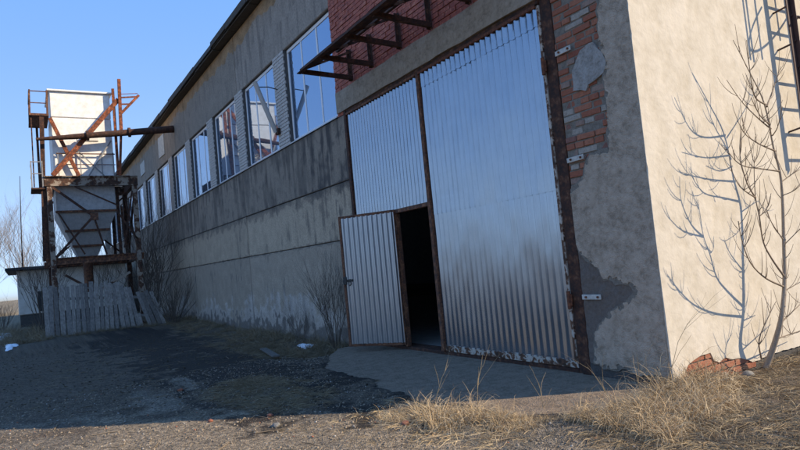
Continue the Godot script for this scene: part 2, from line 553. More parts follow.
func apron_line(x: float) -> float:   # how far the gate slab reaches out
	var reach := 1.6 + 0.1 * sin(x * 2.1) + 0.06 * sin(x * 6.3)
	if x < -4.4:
		reach *= lerpf(1.0, 0.35, clampf((-4.4 - x) / 1.85, 0.0, 1.0))
	if x > -0.6:
		reach -= 0.9 * (x + 0.6)
	return reach + 0.05 * hill.get_noise_2d(x * 9.0, 3.0)

func height(x: float, z: float) -> float:
	var near := smoothstep(30.0, 8.0, Vector2(x - 2.0, z - 3.0).length())
	var h := 0.018 * hill.get_noise_2d(x * 1.2, z * 1.2) * near + 0.01 * hill.get_noise_2d(x * 9.0, z * 9.0) * near + 0.05 * hill.get_noise_2d(x * 0.25, z * 0.25)
	h += 0.06 * smoothstep(-0.3, 0.6, x) * smoothstep(1.4, 0.2, z)      # litter heaped along the gable
	h += 0.07 * smoothstep(0.9, 0.0, z) * smoothstep(-6.2, -6.9, x)     # and along the long wall
	h += 0.06 * exp(-Vector2((x + 7.0) / 3.5, (z - 2.0) / 0.8).length_squared())
	h += 0.12 * smoothstep(-14.0, -20.0, x)
	if x > -6.2 and x < 0.06 and z < apron_line(x) - 0.06:
		h = minf(h, 0.0) - 0.06
	elif x > -6.3 and x < 0.3:
		h += 0.05 * smoothstep(0.55, 0.0, z - apron_line(x)) * smoothstep(0.3, 0.0, x)
	return h

func ground_color(x: float, z: float) -> Color:
	var a := hill.get_noise_2d(x * 2.2 + 70.0, z * 2.2)
	var b := hill.get_noise_2d(x * 0.7 + 20.0, z * 0.7 + 90.0)
	var c := hill.get_noise_2d(x * 14.0, z * 14.0 + 40.0)
	var tan_c := Color(0.4, 0.32, 0.22)
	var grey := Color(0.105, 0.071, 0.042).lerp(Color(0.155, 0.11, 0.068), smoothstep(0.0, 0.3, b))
	var black := Color(0.03, 0.0205, 0.012)
	var straw := Color(0.15, 0.12, 0.075)
	var col := tan_c.lerp(Color(0.28, 0.235, 0.175), smoothstep(-0.1, 0.35, b + 0.5 * a))
	# the yard left of the gate: grey grit, its tone also painting in the building's shade; black soil where something was burnt or heaped
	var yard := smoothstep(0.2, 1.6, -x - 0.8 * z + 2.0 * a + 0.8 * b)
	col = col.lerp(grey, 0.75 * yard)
	var d1 := Vector2((x + 7.2) / 4.6, (z - 2.35) / 1.15).length()
	var d2 := Vector2((x + 14.5) / 5.5, (z - 2.4) / 1.3).length()
	var d3 := Vector2((x + 4.1) / 1.7, (z - 2.4) / 0.75).length()
	var soil := maxf(smoothstep(1.15, 0.9, d1 + 0.9 * a + 0.25 * c), maxf(smoothstep(1.15, 0.9, d2 + 0.9 * a + 0.25 * c), smoothstep(1.15, 0.9, d3 + 0.9 * a + 0.25 * c)))
	col = col.lerp(black, 0.92 * soil)
	# bare concrete showing through
	var d4 := Vector2((x + 4.9) / 1.0, (z - 3.8) / 0.22).length()
	var d5 := Vector2((x + 5.8) / 0.8, (z - 3.2) / 0.12).length()
	col = col.lerp(Color(0.36, 0.3, 0.225), 0.85 * maxf(smoothstep(1.1, 0.8, d4 + 1.1 * a + c * 0.6), smoothstep(1.0, 0.8, d5 + 1.1 * a)))
	# straw litter
	var g1 := smoothstep(1.2, 0.3, z + 1.0 * a) * smoothstep(-6.2, -6.8, x)
	var g2 := smoothstep(-0.5, 0.1, x + 0.5 * a) * smoothstep(1.7, 0.9, z - x * 0.25 + 0.5 * a)
	var d6 := Vector2((x + 3.9) / 1.0, (z - 2.65) / 0.35).length()
	var g3 := smoothstep(1.1, 0.6, d6 + 0.8 * a)
	col = col.lerp(straw, 0.7 * maxf(g1, g3))
	col = col.lerp(Color(0.17, 0.125, 0.08), 0.8 * g2)
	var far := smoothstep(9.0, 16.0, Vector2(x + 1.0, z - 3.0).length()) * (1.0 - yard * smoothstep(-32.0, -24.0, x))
	col = col.lerp(Color(0.4, 0.33, 0.215), far)  # far ground lightened to bounce warm light into the shaded walls
	return col * (0.85 + 0.6 * c)

func build_ground() -> void:
	hill.seed = 77
	hill.frequency = 0.5
	hill.fractal_octaves = 3
	var xs := PackedFloat32Array([-420, -260, -160, -100, -70, -52, -42, -36, -31, -27, -24, -21.5, -19.5, -18, -17, -16.2, -15.5])
	var x := -15.0
	while x < -6.0:
		xs.append(x)
		x += 0.09
	while x < 4.0:
		xs.append(x)
		x += 0.05
	for v in [4.3, 4.8, 5.5, 6.5, 8, 11, 16, 25, 45, 90, 180, 400]:
		xs.append(v)
	var zs := PackedFloat32Array([-400, -180, -80, -40, -22, -14, -9, -6, -4.5, -3.6])
	var z := -3.0
	while z < 6.6:
		zs.append(z)
		z += 0.05
	for v in [6.8, 7.2, 8, 9, 10.5, 13, 17, 24, 36, 60, 110, 220, 420]:
		zs.append(v)
	var nx := xs.size()
	var nz := zs.size()
	var pos := PackedVector3Array()
	var nor := PackedVector3Array()
	var col := PackedColorArray()
	var uv := PackedVector2Array()
	for j in nz:
		for i in nx:
			var p := Vector3(xs[i], height(xs[i], zs[j]), zs[j])
			pos.append(p)
			nor.append(Vector3.UP)
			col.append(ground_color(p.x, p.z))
			uv.append(Vector2(p.x, p.z))
	for j in range(1, nz - 1):
		for i in range(1, nx - 1):
			var k := j * nx + i
			nor[k] = (pos[k + nx] - pos[k - nx]).cross(pos[k + 1] - pos[k - 1]).normalized()
	var idx := PackedInt32Array()
	for j in nz - 1:
		for i in nx - 1:
			var k := j * nx + i
			idx.append_array([k, k + 1, k + nx, k + 1, k + nx + 1, k + nx])
	var arr := []
	arr.resize(Mesh.ARRAY_MAX)
	arr[Mesh.ARRAY_VERTEX] = pos
	arr[Mesh.ARRAY_NORMAL] = nor
	arr[Mesh.ARRAY_COLOR] = col
	arr[Mesh.ARRAY_TEX_UV] = uv
	arr[Mesh.ARRAY_INDEX] = idx
	var mesh := ArrayMesh.new()
	mesh.add_surface_from_arrays(Mesh.PRIMITIVE_TRIANGLES, arr)
	mesh.surface_set_material(0, M["ground"])
	var o := MeshInstance3D.new()
	o.name = "ground"
	o.mesh = mesh
	o.set_meta("kind", "structure")
	o.set_meta("label", "gravel and black soil yard in front of the warehouse")
	add_child(o)
	# the concrete slab in front of the gate
	var st := begin()
	var n := 48
	var inner := 0.12
	var rows := 10
	var top := func(i: int, j: int) -> Vector3:
		var px := lerpf(-6.25, 0.1, float(i) / n)
		var reach := apron_line(px)
		var pz := lerpf(-0.3 if px < -1.15 else 0.02, reach, float(j) / rows)
		return Vector3(px, lerpf(inner, 0.055, clampf(pz / 1.8, 0, 1)) + 0.006 * hill.get_noise_2d(px * 5.0, pz * 5.0), pz)
	st.set_smooth_group(1)
	for i in n:
		for j in rows:
			quad(st, top.call(i, j + 1), top.call(i + 1, j + 1), top.call(i + 1, j), top.call(i, j))
	st.set_smooth_group(-1)
	for i in n:
		var a: Vector3 = top.call(i, rows)
		var b: Vector3 = top.call(i + 1, rows)
		quad(st, Vector3(a.x, -0.15, a.z + 0.02), Vector3(b.x, -0.15, b.z + 0.02), b, a)
	for j in rows:
		var a: Vector3 = top.call(n, j + 1)
		var b: Vector3 = top.call(n, j)
		quad(st, Vector3(a.x, -0.15, a.z), Vector3(b.x, -0.15, b.z), b, a)
		a = top.call(0, j)
		b = top.call(0, j + 1)
		quad(st, Vector3(a.x, -0.15, a.z), Vector3(b.x, -0.15, b.z), b, a)
	o = obj("pavement", st, M["apron concrete"])
	o.set_meta("kind", "structure")
	o.set_meta("label", "cracked concrete slab in front of the metal gate")

# ---------------------------------------------------------------- warehouse
func v2(list: Array) -> Array:
	var out := []
	for k in range(0, list.size(), 2):
		out.append(Vector2(list[k], list[k + 1]))
	return out

# how much of the plaster has come off the building corner at height y
var chips := FastNoiseLite.new()
func chip(y: float) -> float:
	chips.seed = 3
	chips.frequency = 1.0
	var n := chips.get_noise_1d(y * 3.0)
	return 0.004 + 0.004 * chips.get_noise_1d(y * 30.0) + 0.012 * smoothstep(0.3, 0.5, n) + 0.016 * smoothstep(1.4, 0.2, y)

func build_warehouse() -> void:
	var w := thing("warehouse", "long grey concrete warehouse with a cream sunlit gable and white framed windows", "warehouse")
	# backing walls, floor, far walls
	one_box("wall", Vector3(-45, -0.5, -0.35), Vector3(-6.2, 4.365, -0.045), M["plinth"], w)
	one_box("wall", Vector3(-45, 6.52, -0.35), Vector3(-6.45, 8.15, -0.045), M["plinth"], w)
	one_box("wall", Vector3(-1.0, -0.5, -0.35), Vector3(-0.03, 8.15, -0.034), M["mortar"], w)
	one_box("wall", Vector3(-6.45, 4.83, -0.35), Vector3(-1.0, 8.15, -0.02), M["dark mortar"], w)
	one_box("wall", Vector3(-6.45, 4.37, -0.35), Vector3(-6.2, 4.83, -0.02), M["dark mortar"], w)
	one_box("wall", Vector3(-0.35, -0.5, -14), Vector3(-0.03, 7.9, -0.35), M["mortar"], w)
	one_box("wall", Vector3(-45, -0.5, -14.35), Vector3(-0.03, 7.9, -14), M["interior"], w)
	one_box("wall", Vector3(-45.35, -0.5, -14.35), Vector3(-45, 7.9, 0), M["interior"], w)
	one_box("floor", Vector3(-45, -0.3, -14), Vector3(-0.35, 0.13, -0.35), M["interior"], w)
	one_box("plinth", Vector3(-1.03, -0.4, -0.03), Vector3(-0.01, 0.24, -0.022), M["plinth"], w)
	one_box("plinth", Vector3(-0.05, -0.4, -14), Vector3(-0.02, 0.16, -0.05), M["plinth"], w)
	var st := begin()
	slab(st, PackedVector2Array([Vector2(0.3, 7.88), Vector2(14.1, 7.88), Vector2(14.1, 8.15), Vector2(7.2, 9.95), Vector2(0.3, 8.15)]), -0.33, -0.02, "x")
	obj("gable_wall", st, M["mortar"], w)

	# the concrete panels of the long wall, one mesh each
	var r := RandomNumberGenerator.new()
	r.seed = 4
	var rows := [[-0.45, 2.045], [2.059, 3.135], [3.149, 4.365]]
	for k in 7:
		var right := -6.15 - 6.2 * k - (0.012 if k > 0 else 0.0)
		var left := maxf(-6.15 - 6.2 * (k + 1) + 0.012, -45.0)
		for q in rows:
			st = begin()
			bx(st, Vector3(left, q[0], -0.1), Vector3(right, q[1], r.randf_range(-0.006, 0.006)), 0.012)
			obj("concrete_panel", st, M["facade concrete"], w)
		st = begin()
		bx(st, Vector3(left, 6.53, -0.1), Vector3(minf(right, -6.46), 8.15, r.randf_range(-0.006, 0.006)), 0.012)
		obj("concrete_panel", st, M["upper concrete"], w)
	# windows and the brick piers between them
	for k in 12:
		var xr := -6.45 - 3.03 * k
		var xl := xr - 2.37
		var win := node("window", w)
		st = begin()
		var z0 := -0.13
		var z1 := -0.07
		bx(st, Vector3(xl, 4.40, z0), Vector3(xr, 4.47, z1), 0.006)
		bx(st, Vector3(xl, 6.44, z0), Vector3(xr, 6.515, z1), 0.006)
		bx(st, Vector3(xl, 4.473, z0), Vector3(xl + 0.055, 6.437, z1), 0.006)
		bx(st, Vector3(xr - 0.055, 4.473, z0), Vector3(xr, 6.437, z1), 0.006)
		for t in [1, 2]:
			var xm := lerpf(xl, xr, t / 3.0)
			bx(st, Vector3(xm - 0.026, 4.473, z0), Vector3(xm + 0.026, 6.437, z1 - 0.003), 0.006)
		obj("frame", st, M["white frame"], win)
		for t in 3:
			st = begin()
			var a := lerpf(xl, xr, t / 3.0) + (0.056 if t == 0 else 0.027)
			var b := lerpf(xl, xr, (t + 1) / 3.0) - (0.056 if t == 2 else 0.027)
			var tilt := r.randf_range(-0.004, 0.004)
			var lean := r.randf_range(-0.004, 0.004)
			quad(st, Vector3(a, 4.474, -0.085), Vector3(b, 4.474, -0.085 + tilt), Vector3(b, 6.436, -0.085 + tilt + lean), Vector3(a, 6.436, -0.085 + lean))
			quad(st, Vector3(b, 4.474, -0.11), Vector3(a, 4.474, -0.11), Vector3(a, 6.436, -0.11), Vector3(b, 6.436, -0.11))
			obj("pane", st, M["window glass"], win)
		st = begin()
		bx(st, Vector3(xl, 4.368, -0.15), Vector3(xr, 4.398, 0.03), 0.005)
		obj("sill", st, M["pale zinc"], win)
		if k < 11:
			var pier := node("brick_pier", w)
			one_box("core", Vector3(xl - 0.655, 4.367, -0.3), Vector3(xl - 0.005, 6.528, 0.012), M["dark mortar"], pier)
			st = begin()
			brick_field(st, xl - 0.66, xl, 4.375, 6.525, 0.028, 300 + k, 0.003)
			var o := obj("bricks", st, M["silicate brick"], pier)
			o.set_meta("kind", "stuff")
	# painted brick over the gate, and the lintel
	st = begin()
	brick_field(st, -6.45, -1.0, 4.835, 8.15, 0.0, 55, 0.008)
	brick_field(st, -6.45, -6.17, 4.375, 4.815, 0.0, 57, 0.006)
	var rb := obj("red_brickwork", st, M["red paint"], w)
	rb.set_meta("kind", "stuff")
	st = begin()
	var lint := ragged(v2([-6.42, 4.43, -0.98, 4.43, -0.98, 4.822, -6.42, 4.822]), 0.3, 0.008, 8)
	slab(st, lint, -0.34, 0.03)
	obj("lintel", st, M["lintel concrete"], w)

	# bare bricks beside the gate, each its own mesh
	var shapes := []
	for k in 5:
		st = begin()
		var q := RandomNumberGenerator.new()
		q.seed = 90 + k
		box(st, Vector3.ZERO, Vector3(0.25, 0.064, 0.06) * Vector3(1, q.randf_range(0.95, 1.02), 1), Basis.from_euler(Vector3(q.randf_range(-0.03, 0.03), q.randf_range(-0.02, 0.02), q.randf_range(-0.012, 0.012))), q.randf_range(0.003, 0.008))
		st.generate_normals()
		shapes.append(st.commit())
	r.seed = 21
	var row := 0
	var y := 2.02
	while y < 4.95:
		var header := row % 3 == 2
		var bl := 0.12 if header else 0.25
		var x := -1.0 + bl * 0.5 - (0.0 if row % 2 == 0 else 0.1)
		while x < -0.25:
			var tone: int = [0, 0, 1, 2, 2, 2, 0, 3, 4, 5][r.randi() % 10]
			var sc := Vector3(bl / 0.25, 1, 1)
			var lo := maxf(x - bl * 0.5, -0.995)
			if lo > x - bl * 0.5:
				sc.x = (x + bl * 0.5 - lo) / 0.25
			var c := Vector3((lo + x + bl * 0.5) * 0.5, y, -0.052 + r.randf_range(-0.014, 0.009))
			if r.randf() < 0.06:
				c.z -= 0.045
			copy_of("brick", shapes[r.randi() % 5], M["brick %d" % tone], Transform3D(Basis.from_euler(Vector3(0, r.randf_range(-0.03, 0.03), r.randf_range(-0.02, 0.02))) * Basis.from_scale(sc * Vector3(r.randf_range(0.93, 1.0), r.randf_range(0.9, 1.02), 1)), c), w)
			x += bl + 0.012
		y += 0.077
		row += 1
	# plaster on the pier right of the gate: one coat left, its edges broken
	st = begin()
	var pl := v2([-0.35, 8.15, -0.35, 4.07, -0.38, 3.76, -0.38, 3.59, -0.33, 3.4, -0.39, 3.23, -0.38, 3.01, -0.41, 2.7, -0.41, 2.51, -0.53, 2.5, -0.67, 2.49, -0.73, 2.43, -0.78, 2.29, -0.89, 2.21, -0.995, 2.14,
		-0.995, 1.55, -0.96, 1.47, -0.84, 1.36, -0.72, 1.26, -0.68, 1.16, -0.47, 1.12, -0.34, 1.09, -0.3, 1.01, -0.38, 0.95, -0.55, 0.85, -0.65, 0.8, -0.73, 0.72, -0.88, 0.57, -0.9, 0.45, -0.9, 0.32, -0.93, 0.26,
		-0.7, 0.21, -0.52, 0.25, -0.35, 0.17, -0.15, 0.21, -0.004, 0.13, -0.004, 8.15])
	var worn := ragged(pl, 0.03, 0.014, 31, [14, pl.size() - 2])
	var cut := worn.find(Vector2(-0.004, 0.13))
	for k in 160:
		var cy := 0.13 + 0.05 * (k + 1)
		worn.insert(cut + 1 + k, Vector2(-0.004 - chip(cy), cy))
	# bites out of the broken edges
	r.seed = 77
	for k in 46:
		var i := 1 + r.randi() % (pl.size() - 5)
		if i == 14:
			continue
		var mid: Vector2 = (pl[i] as Vector2).lerp(pl[(i + 1) % pl.size()], r.randf())
		if mid.x > -0.12 or i > 33 and r.randf() < 0.4:
			continue
		var bite := PackedVector2Array()
		var rad := r.randf_range(0.015, 0.05)
		for j in 11:
			bite.append(mid + Vector2.from_angle(TAU * j / 11.0) * rad * r.randf_range(0.6, 1.25))
		var best := worn
		var most := 0
		for q in Geometry2D.clip_polygons(worn, bite):
			if q.size() > most:
				best = q
				most = q.size()
		worn = best
	slab(st, worn, -0.03, 0.0)
	if st.get_aabb().size.y < 5.0:
		push_warning("plaster outline could not be filled")
	var base_coat := begin()
	for q in Geometry2D.offset_polygon(ragged(pl, 0.05, 0.02, 37, [14, pl.size() - 2]), 0.022):
		for q2 in Geometry2D.intersect_polygons(q, PackedVector2Array([Vector2(-0.997, 0.19), Vector2(-0.03, 0.19), Vector2(-0.03, 8.1), Vector2(-0.997, 8.1)])):
			slab(base_coat, q2, -0.031, -0.009)
	obj("plaster", st, M["grey plaster"], w).set_meta("label", "grey plaster with broken edges beside the gate")
	obj("base_coat", base_coat, M["mortar"], w)
	st = begin()
	st.set_smooth_group(1)
	var lump := FastNoiseLite.new()
	lump.seed = 9
	lump.frequency = 5.0
	var face := func(i: int, j: int) -> Vector3:
		var p := Vector3(lerpf(-0.998, -0.2, i / 60.0), lerpf(0.245, 2.0, j / 120.0), 0)
		p.z = -0.021 + 0.012 * lump.get_noise_2d(p.x, p.y) + 0.006 * lump.get_noise_2d(p.x * 5.0, p.y * 5.0)
		return p
	for i in 60:
		for j in 120:
			quad(st, face.call(i, j), face.call(i + 1, j), face.call(i + 1, j + 1), face.call(i, j + 1))
	st.set_smooth_group(-1)
	obj("undercoat", st, M["undercoat"], w)
	st = begin()
	slab(st, ragged(v2([-0.47, 3.66, -0.4, 3.55, -0.33, 3.4, -0.38, 3.3, -0.47, 3.27, -0.59, 3.24, -0.63, 3.18, -0.8, 3.23, -0.78, 3.45, -0.71, 3.55, -0.65, 3.63]), 0.05, 0.016, 33), -0.03, -0.004)
	obj("cement_patch", st, M["patch cement"], w).set_meta("label", "pale grey cement smeared over the bare bricks")
	# cream plaster on the gable, broken away at its foot
	st = begin()
	var gp := v2([0.002, 0.16, 0.16, 0.17, 0.2, 0.2, 0.29, 0.28, 0.4, 0.31, 0.51, 0.33, 0.67, 0.33, 0.72, 0.24, 0.81, 0.21, 0.93, 0.24, 1.05, 0.2, 1.2, 0.19, 1.33, 0.15, 1.42, 0.11, 2.0, 0.13, 2.8, 0.12, 4, 0.12, 8, 0.1, 13.9, 0.1, 13.9, 8.15, 7.2, 9.95, 0.3, 8.2, 0.002, 8.15])
	worn = ragged(gp, 0.06, 0.008, 35, [18, 19, 20, 21, 22, gp.size() - 1])
	for k in 160:
		var cy := 8.13 - 0.05 * k
		if cy > 0.17:
			worn.append(Vector2(0.002 + 0.7 * chip(cy), cy))
	slab(st, worn, -0.02, 0.0, "x")
	obj("gable_plaster", st, M["cream plaster"], w).set_meta("label", "cream plastered gable in full sun")
	r.seed = 23
	row = 0
	y = 0.0
	while y < 0.36:
		var z := -0.19 - (0.0 if row % 2 == 0 else 0.13)
		while z > -1.5:
			copy_of("brick", shapes[r.randi() % 5], M["brick %d" % ([0, 2, 2, 0, 3][r.randi() % 5])], Transform3D(Basis(Vector3.UP, PI / 2), Vector3(-0.04 + r.randf_range(-0.006, 0.004), y, z)), w)
			z -= 0.262
		y += 0.077
		row += 1
	# roof: two slopes, ragged edge boards and a broken soffit under the eave
	var roof := node("roof", w)
	st = begin()
	slab(st, PackedVector2Array([Vector2(-0.24, 8.21), Vector2(7.2, 10.15), Vector2(7.2, 10.3), Vector2(-0.26, 8.35)]), -45.6, 0.3, "x")
	slab(st, PackedVector2Array([Vector2(7.203, 10.15), Vector2(14.9, 8.16), Vector2(14.93, 8.3), Vector2(7.203, 10.3)]), -45.6, 0.3, "x")
	obj("slope", st, M["roofing"], roof)
	r.seed = 41
	var x := 0.3
	while x > -45.0:
		var l := r.randf_range(1.1, 2.3)
		st = begin()
		var zo := r.randf_range(0.17, 0.23)
		box(st, Vector3(x - l * 0.5, 8.18 + r.randf_range(-0.015, 0.01), zo * 0.5 + 0.005), Vector3(l - 0.02, 0.04, zo), Basis(Vector3.BACK, r.randf_range(-0.012, 0.012)))
		obj("soffit_board", st, M["soffit"], roof)
		st = begin()
		box(st, Vector3(x - l * 0.5, 8.28 + r.randf_range(-0.02, 0.02), 0.262 + r.randf_range(0.0, 0.025)), Vector3(l - 0.01, r.randf_range(0.12, 0.2), 0.025), Basis(Vector3.BACK, r.randf_range(-0.015, 0.015)))
		obj("edge_board", st, M["soffit" if r.randf() < 0.6 else "roofing"], roof)
		x -= l
	# pale boards nailed to the upper wall
	st = begin()
	box(st, Vector3(-22.75, 7.3, 0.02), Vector3(1.2, 0.85, 0.03), Basis(Vector3.BACK, -0.03))
	obj("board", st, M["white board"], w)
	st = begin()
	box(st, Vector3(-27.5, 7.22, 0.02), Vector3(1.2, 0.6, 0.03), Basis(Vector3.BACK, 0.02))
	obj("board", st, M["white board"], w)

# ---------------------------------------------------------------- gate
func sheet(parent: Node, x0: float, x1: float, y0: float, y1: float, z: float, pitch: float, sd: int, m := "zinc", dent := 0.006) -> void:
	var st := begin()
	ribbed(st, x0, x1, y0, y1, z, pitch, 0.026, 14, sd, dent)
	obj("ribbed_sheet", st, M[m], parent)

func build_gate() -> void:
	var g := thing("gate", "tall double gate of ribbed galvanised sheets in a rusty frame", "gate")
	var st := begin()
	bx(st, Vector3(-1.165, 0.02, -0.16), Vector3(-1.003, 4.425, -0.015), 0.006)
	bx(st, Vector3(-6.2, 0.02, -0.16), Vector3(-6.115, 4.425, 0.012), 0.006)
	bx(st, Vector3(-6.112, 4.375, -0.16), Vector3(-1.168, 4.427, 0.0), 0.006)
	obj("frame", st, M["dark rust"], g)
	one_box("threshold", Vector3(-6.11, 0.02, -0.3), Vector3(-1.17, 0.165, -0.02), M["dark rust"], g, 0.01)
	st = begin()
	bx(st, Vector3(-3.765, 0.17, -0.09), Vector3(-3.695, 4.372, 0.012), 0.006)
	obj("post", st, M["rust"], g)
	# right leaf
	var leaf := node("leaf", g)
	var z := -0.032
	sheet(leaf, -3.69, -1.21, 0.25, 2.235, z, 0.108, 1)
	sheet(leaf, -3.69, -1.21, 2.19, 4.16, z + 0.007, 0.108, 3)
	sheet(leaf, -3.69, -1.21, 4.12, 4.36, z + 0.014, 0.108, 5)
	st = begin()
	bx(st, Vector3(-3.69, 0.17, -0.08), Vector3(-1.168, 0.262, -0.012), 0.005)
	bx(st, Vector3(-1.208, 0.265, -0.08), Vector3(-1.168, 4.36, 0.0), 0.005)
	obj("edge_strip", st, M["peeling paint"], leaf)
	st = begin()
	bx(st, Vector3(-3.69, 4.33, -0.01), Vector3(-1.21, 4.372, 0.02), 0.005)
	obj("top_rail", st, M["bright rust"], leaf)
	one_box("backing", Vector3(-3.69, 0.27, -0.12), Vector3(-1.21, 4.36, -0.085), M["dark rust"], leaf)
	# left leaf
	leaf = node("leaf", g)
	sheet(leaf, -6.11, -3.77, 2.4, 4.36, z, 0.1, 7)
	sheet(leaf, -6.11, -4.77, 0.22, 2.33, z, 0.1, 9)
	one_box("backing", Vector3(-6.11, 2.42, -0.12), Vector3(-3.77, 4.36, -0.085), M["dark rust"], leaf)
	one_box("backing", Vector3(-6.11, 0.2, -0.12), Vector3(-4.77, 2.33, -0.085), M["dark rust"], leaf)
	st = begin()
	bx(st, Vector3(-6.11, 2.335, -0.08), Vector3(-3.77, 2.4, 0.008), 0.005)
	bx(st, Vector3(-4.77, 0.17, -0.08), Vector3(-4.71, 2.333, 0.002), 0.005)
	bx(st, Vector3(-6.11, 4.33, -0.01), Vector3(-3.77, 4.372, 0.015), 0.005)
	obj("edge_strip", st, M["rust"], leaf)
	# the wicket door, standing open
	var d := node("wicket_door", g)
	d.set_meta("label", "small ribbed door standing open in the left leaf")
	var free := Vector3(-5.60, 0, 0.60)
	var hinge := Vector3(-4.705, 0, 0.03)
	var along := (hinge - free).normalized()
	var wide := free.distance_to(hinge)
	d.transform = Transform3D(Basis(along, Vector3.UP, along.cross(Vector3.UP)), free)
	st = begin()
	ribbed(st, 0.035, wide - 0.01, 0.245, 2.36, 0.004, 0.092, 0.04, 8, 12, 0.004)
	obj("ribbed_sheet", st, M["pale zinc"], d)
	st = begin()
	bx(st, Vector3(0, 0.2, -0.03), Vector3(0.045, 2.4, 0.015), 0.004)
	bx(st, Vector3(wide - 0.04, 0.2, -0.035), Vector3(wide, 2.4, 0.002), 0.004)
	bx(st, Vector3(0.048, 0.2, -0.03), Vector3(wide - 0.043, 0.243, 0.012), 0.004)
	bx(st, Vector3(0.048, 2.355, -0.03), Vector3(wide - 0.043, 2.4, 0.012), 0.004)
	bar(st, Vector3(0.05, 0.3, -0.015), Vector3(wide - 0.05, 2.3, -0.015), 0.03, 0.02)
	obj("frame", st, M["rust"], d)
	st = begin()
	bx(st, Vector3(0.0, 1.28, 0.017), Vector3(0.2, 1.33, 0.045), 0.006)
	bx(st, Vector3(0.02, 1.24, 0.03), Vector3(0.09, 1.37, 0.06), 0.008)
	tube(st, [Vector3(0.16, 1.28, 0.045), Vector3(0.17, 1.24, 0.06), Vector3(0.14, 1.22, 0.06)], [0.01], 6)
	obj("latch", st, M["cable"], d)
	for yy in [0.55, 2.05]:
		st = begin()
		tube(st, [Vector3(wide + 0.012, yy - 0.06, -0.02), Vector3(wide + 0.012, yy + 0.06, -0.02)], [0.016], 8)
		obj("hinge", st, M["dark rust"], d)
	# hinges of the large leaves and the straps that hold the frame to the wall
	for h in [[-1.165, 0.94], [-1.165, 3.62]]:
		st = begin()
		bx(st, Vector3(h[0] - 0.03, h[1] - 0.07, 0.0), Vector3(h[0] + 0.04, h[1] + 0.07, 0.035), 0.01)
		tube(st, [Vector3(h[0] + 0.01, h[1] - 0.1, 0.035), Vector3(h[0] + 0.01, h[1] + 0.1, 0.035)], [0.022], 8)
		obj("hinge", st, M["bright rust"], g)
	for s in [[-0.985, -0.73, 0.97, 0.0], [-0.985, -0.75, 2.49, 0.03], [-0.985, -0.76, 3.705, 0.02]]:
		st = begin()
		box(st, Vector3((s[0] + s[1]) * 0.5, s[2], 0.006), Vector3(s[1] - s[0], 0.055, 0.012), Basis(Vector3.BACK, s[3]), 0.003)
		obj("strap", st, M["white board"], g)
		for bxx in [s[0] + 0.06, s[1] - 0.035]:
			st = begin()
			tube(st, [Vector3(bxx, s[2], 0.01), Vector3(bxx, s[2], 0.026)], [0.013], 6)
			obj("bolt", st, M["bright rust"], g)

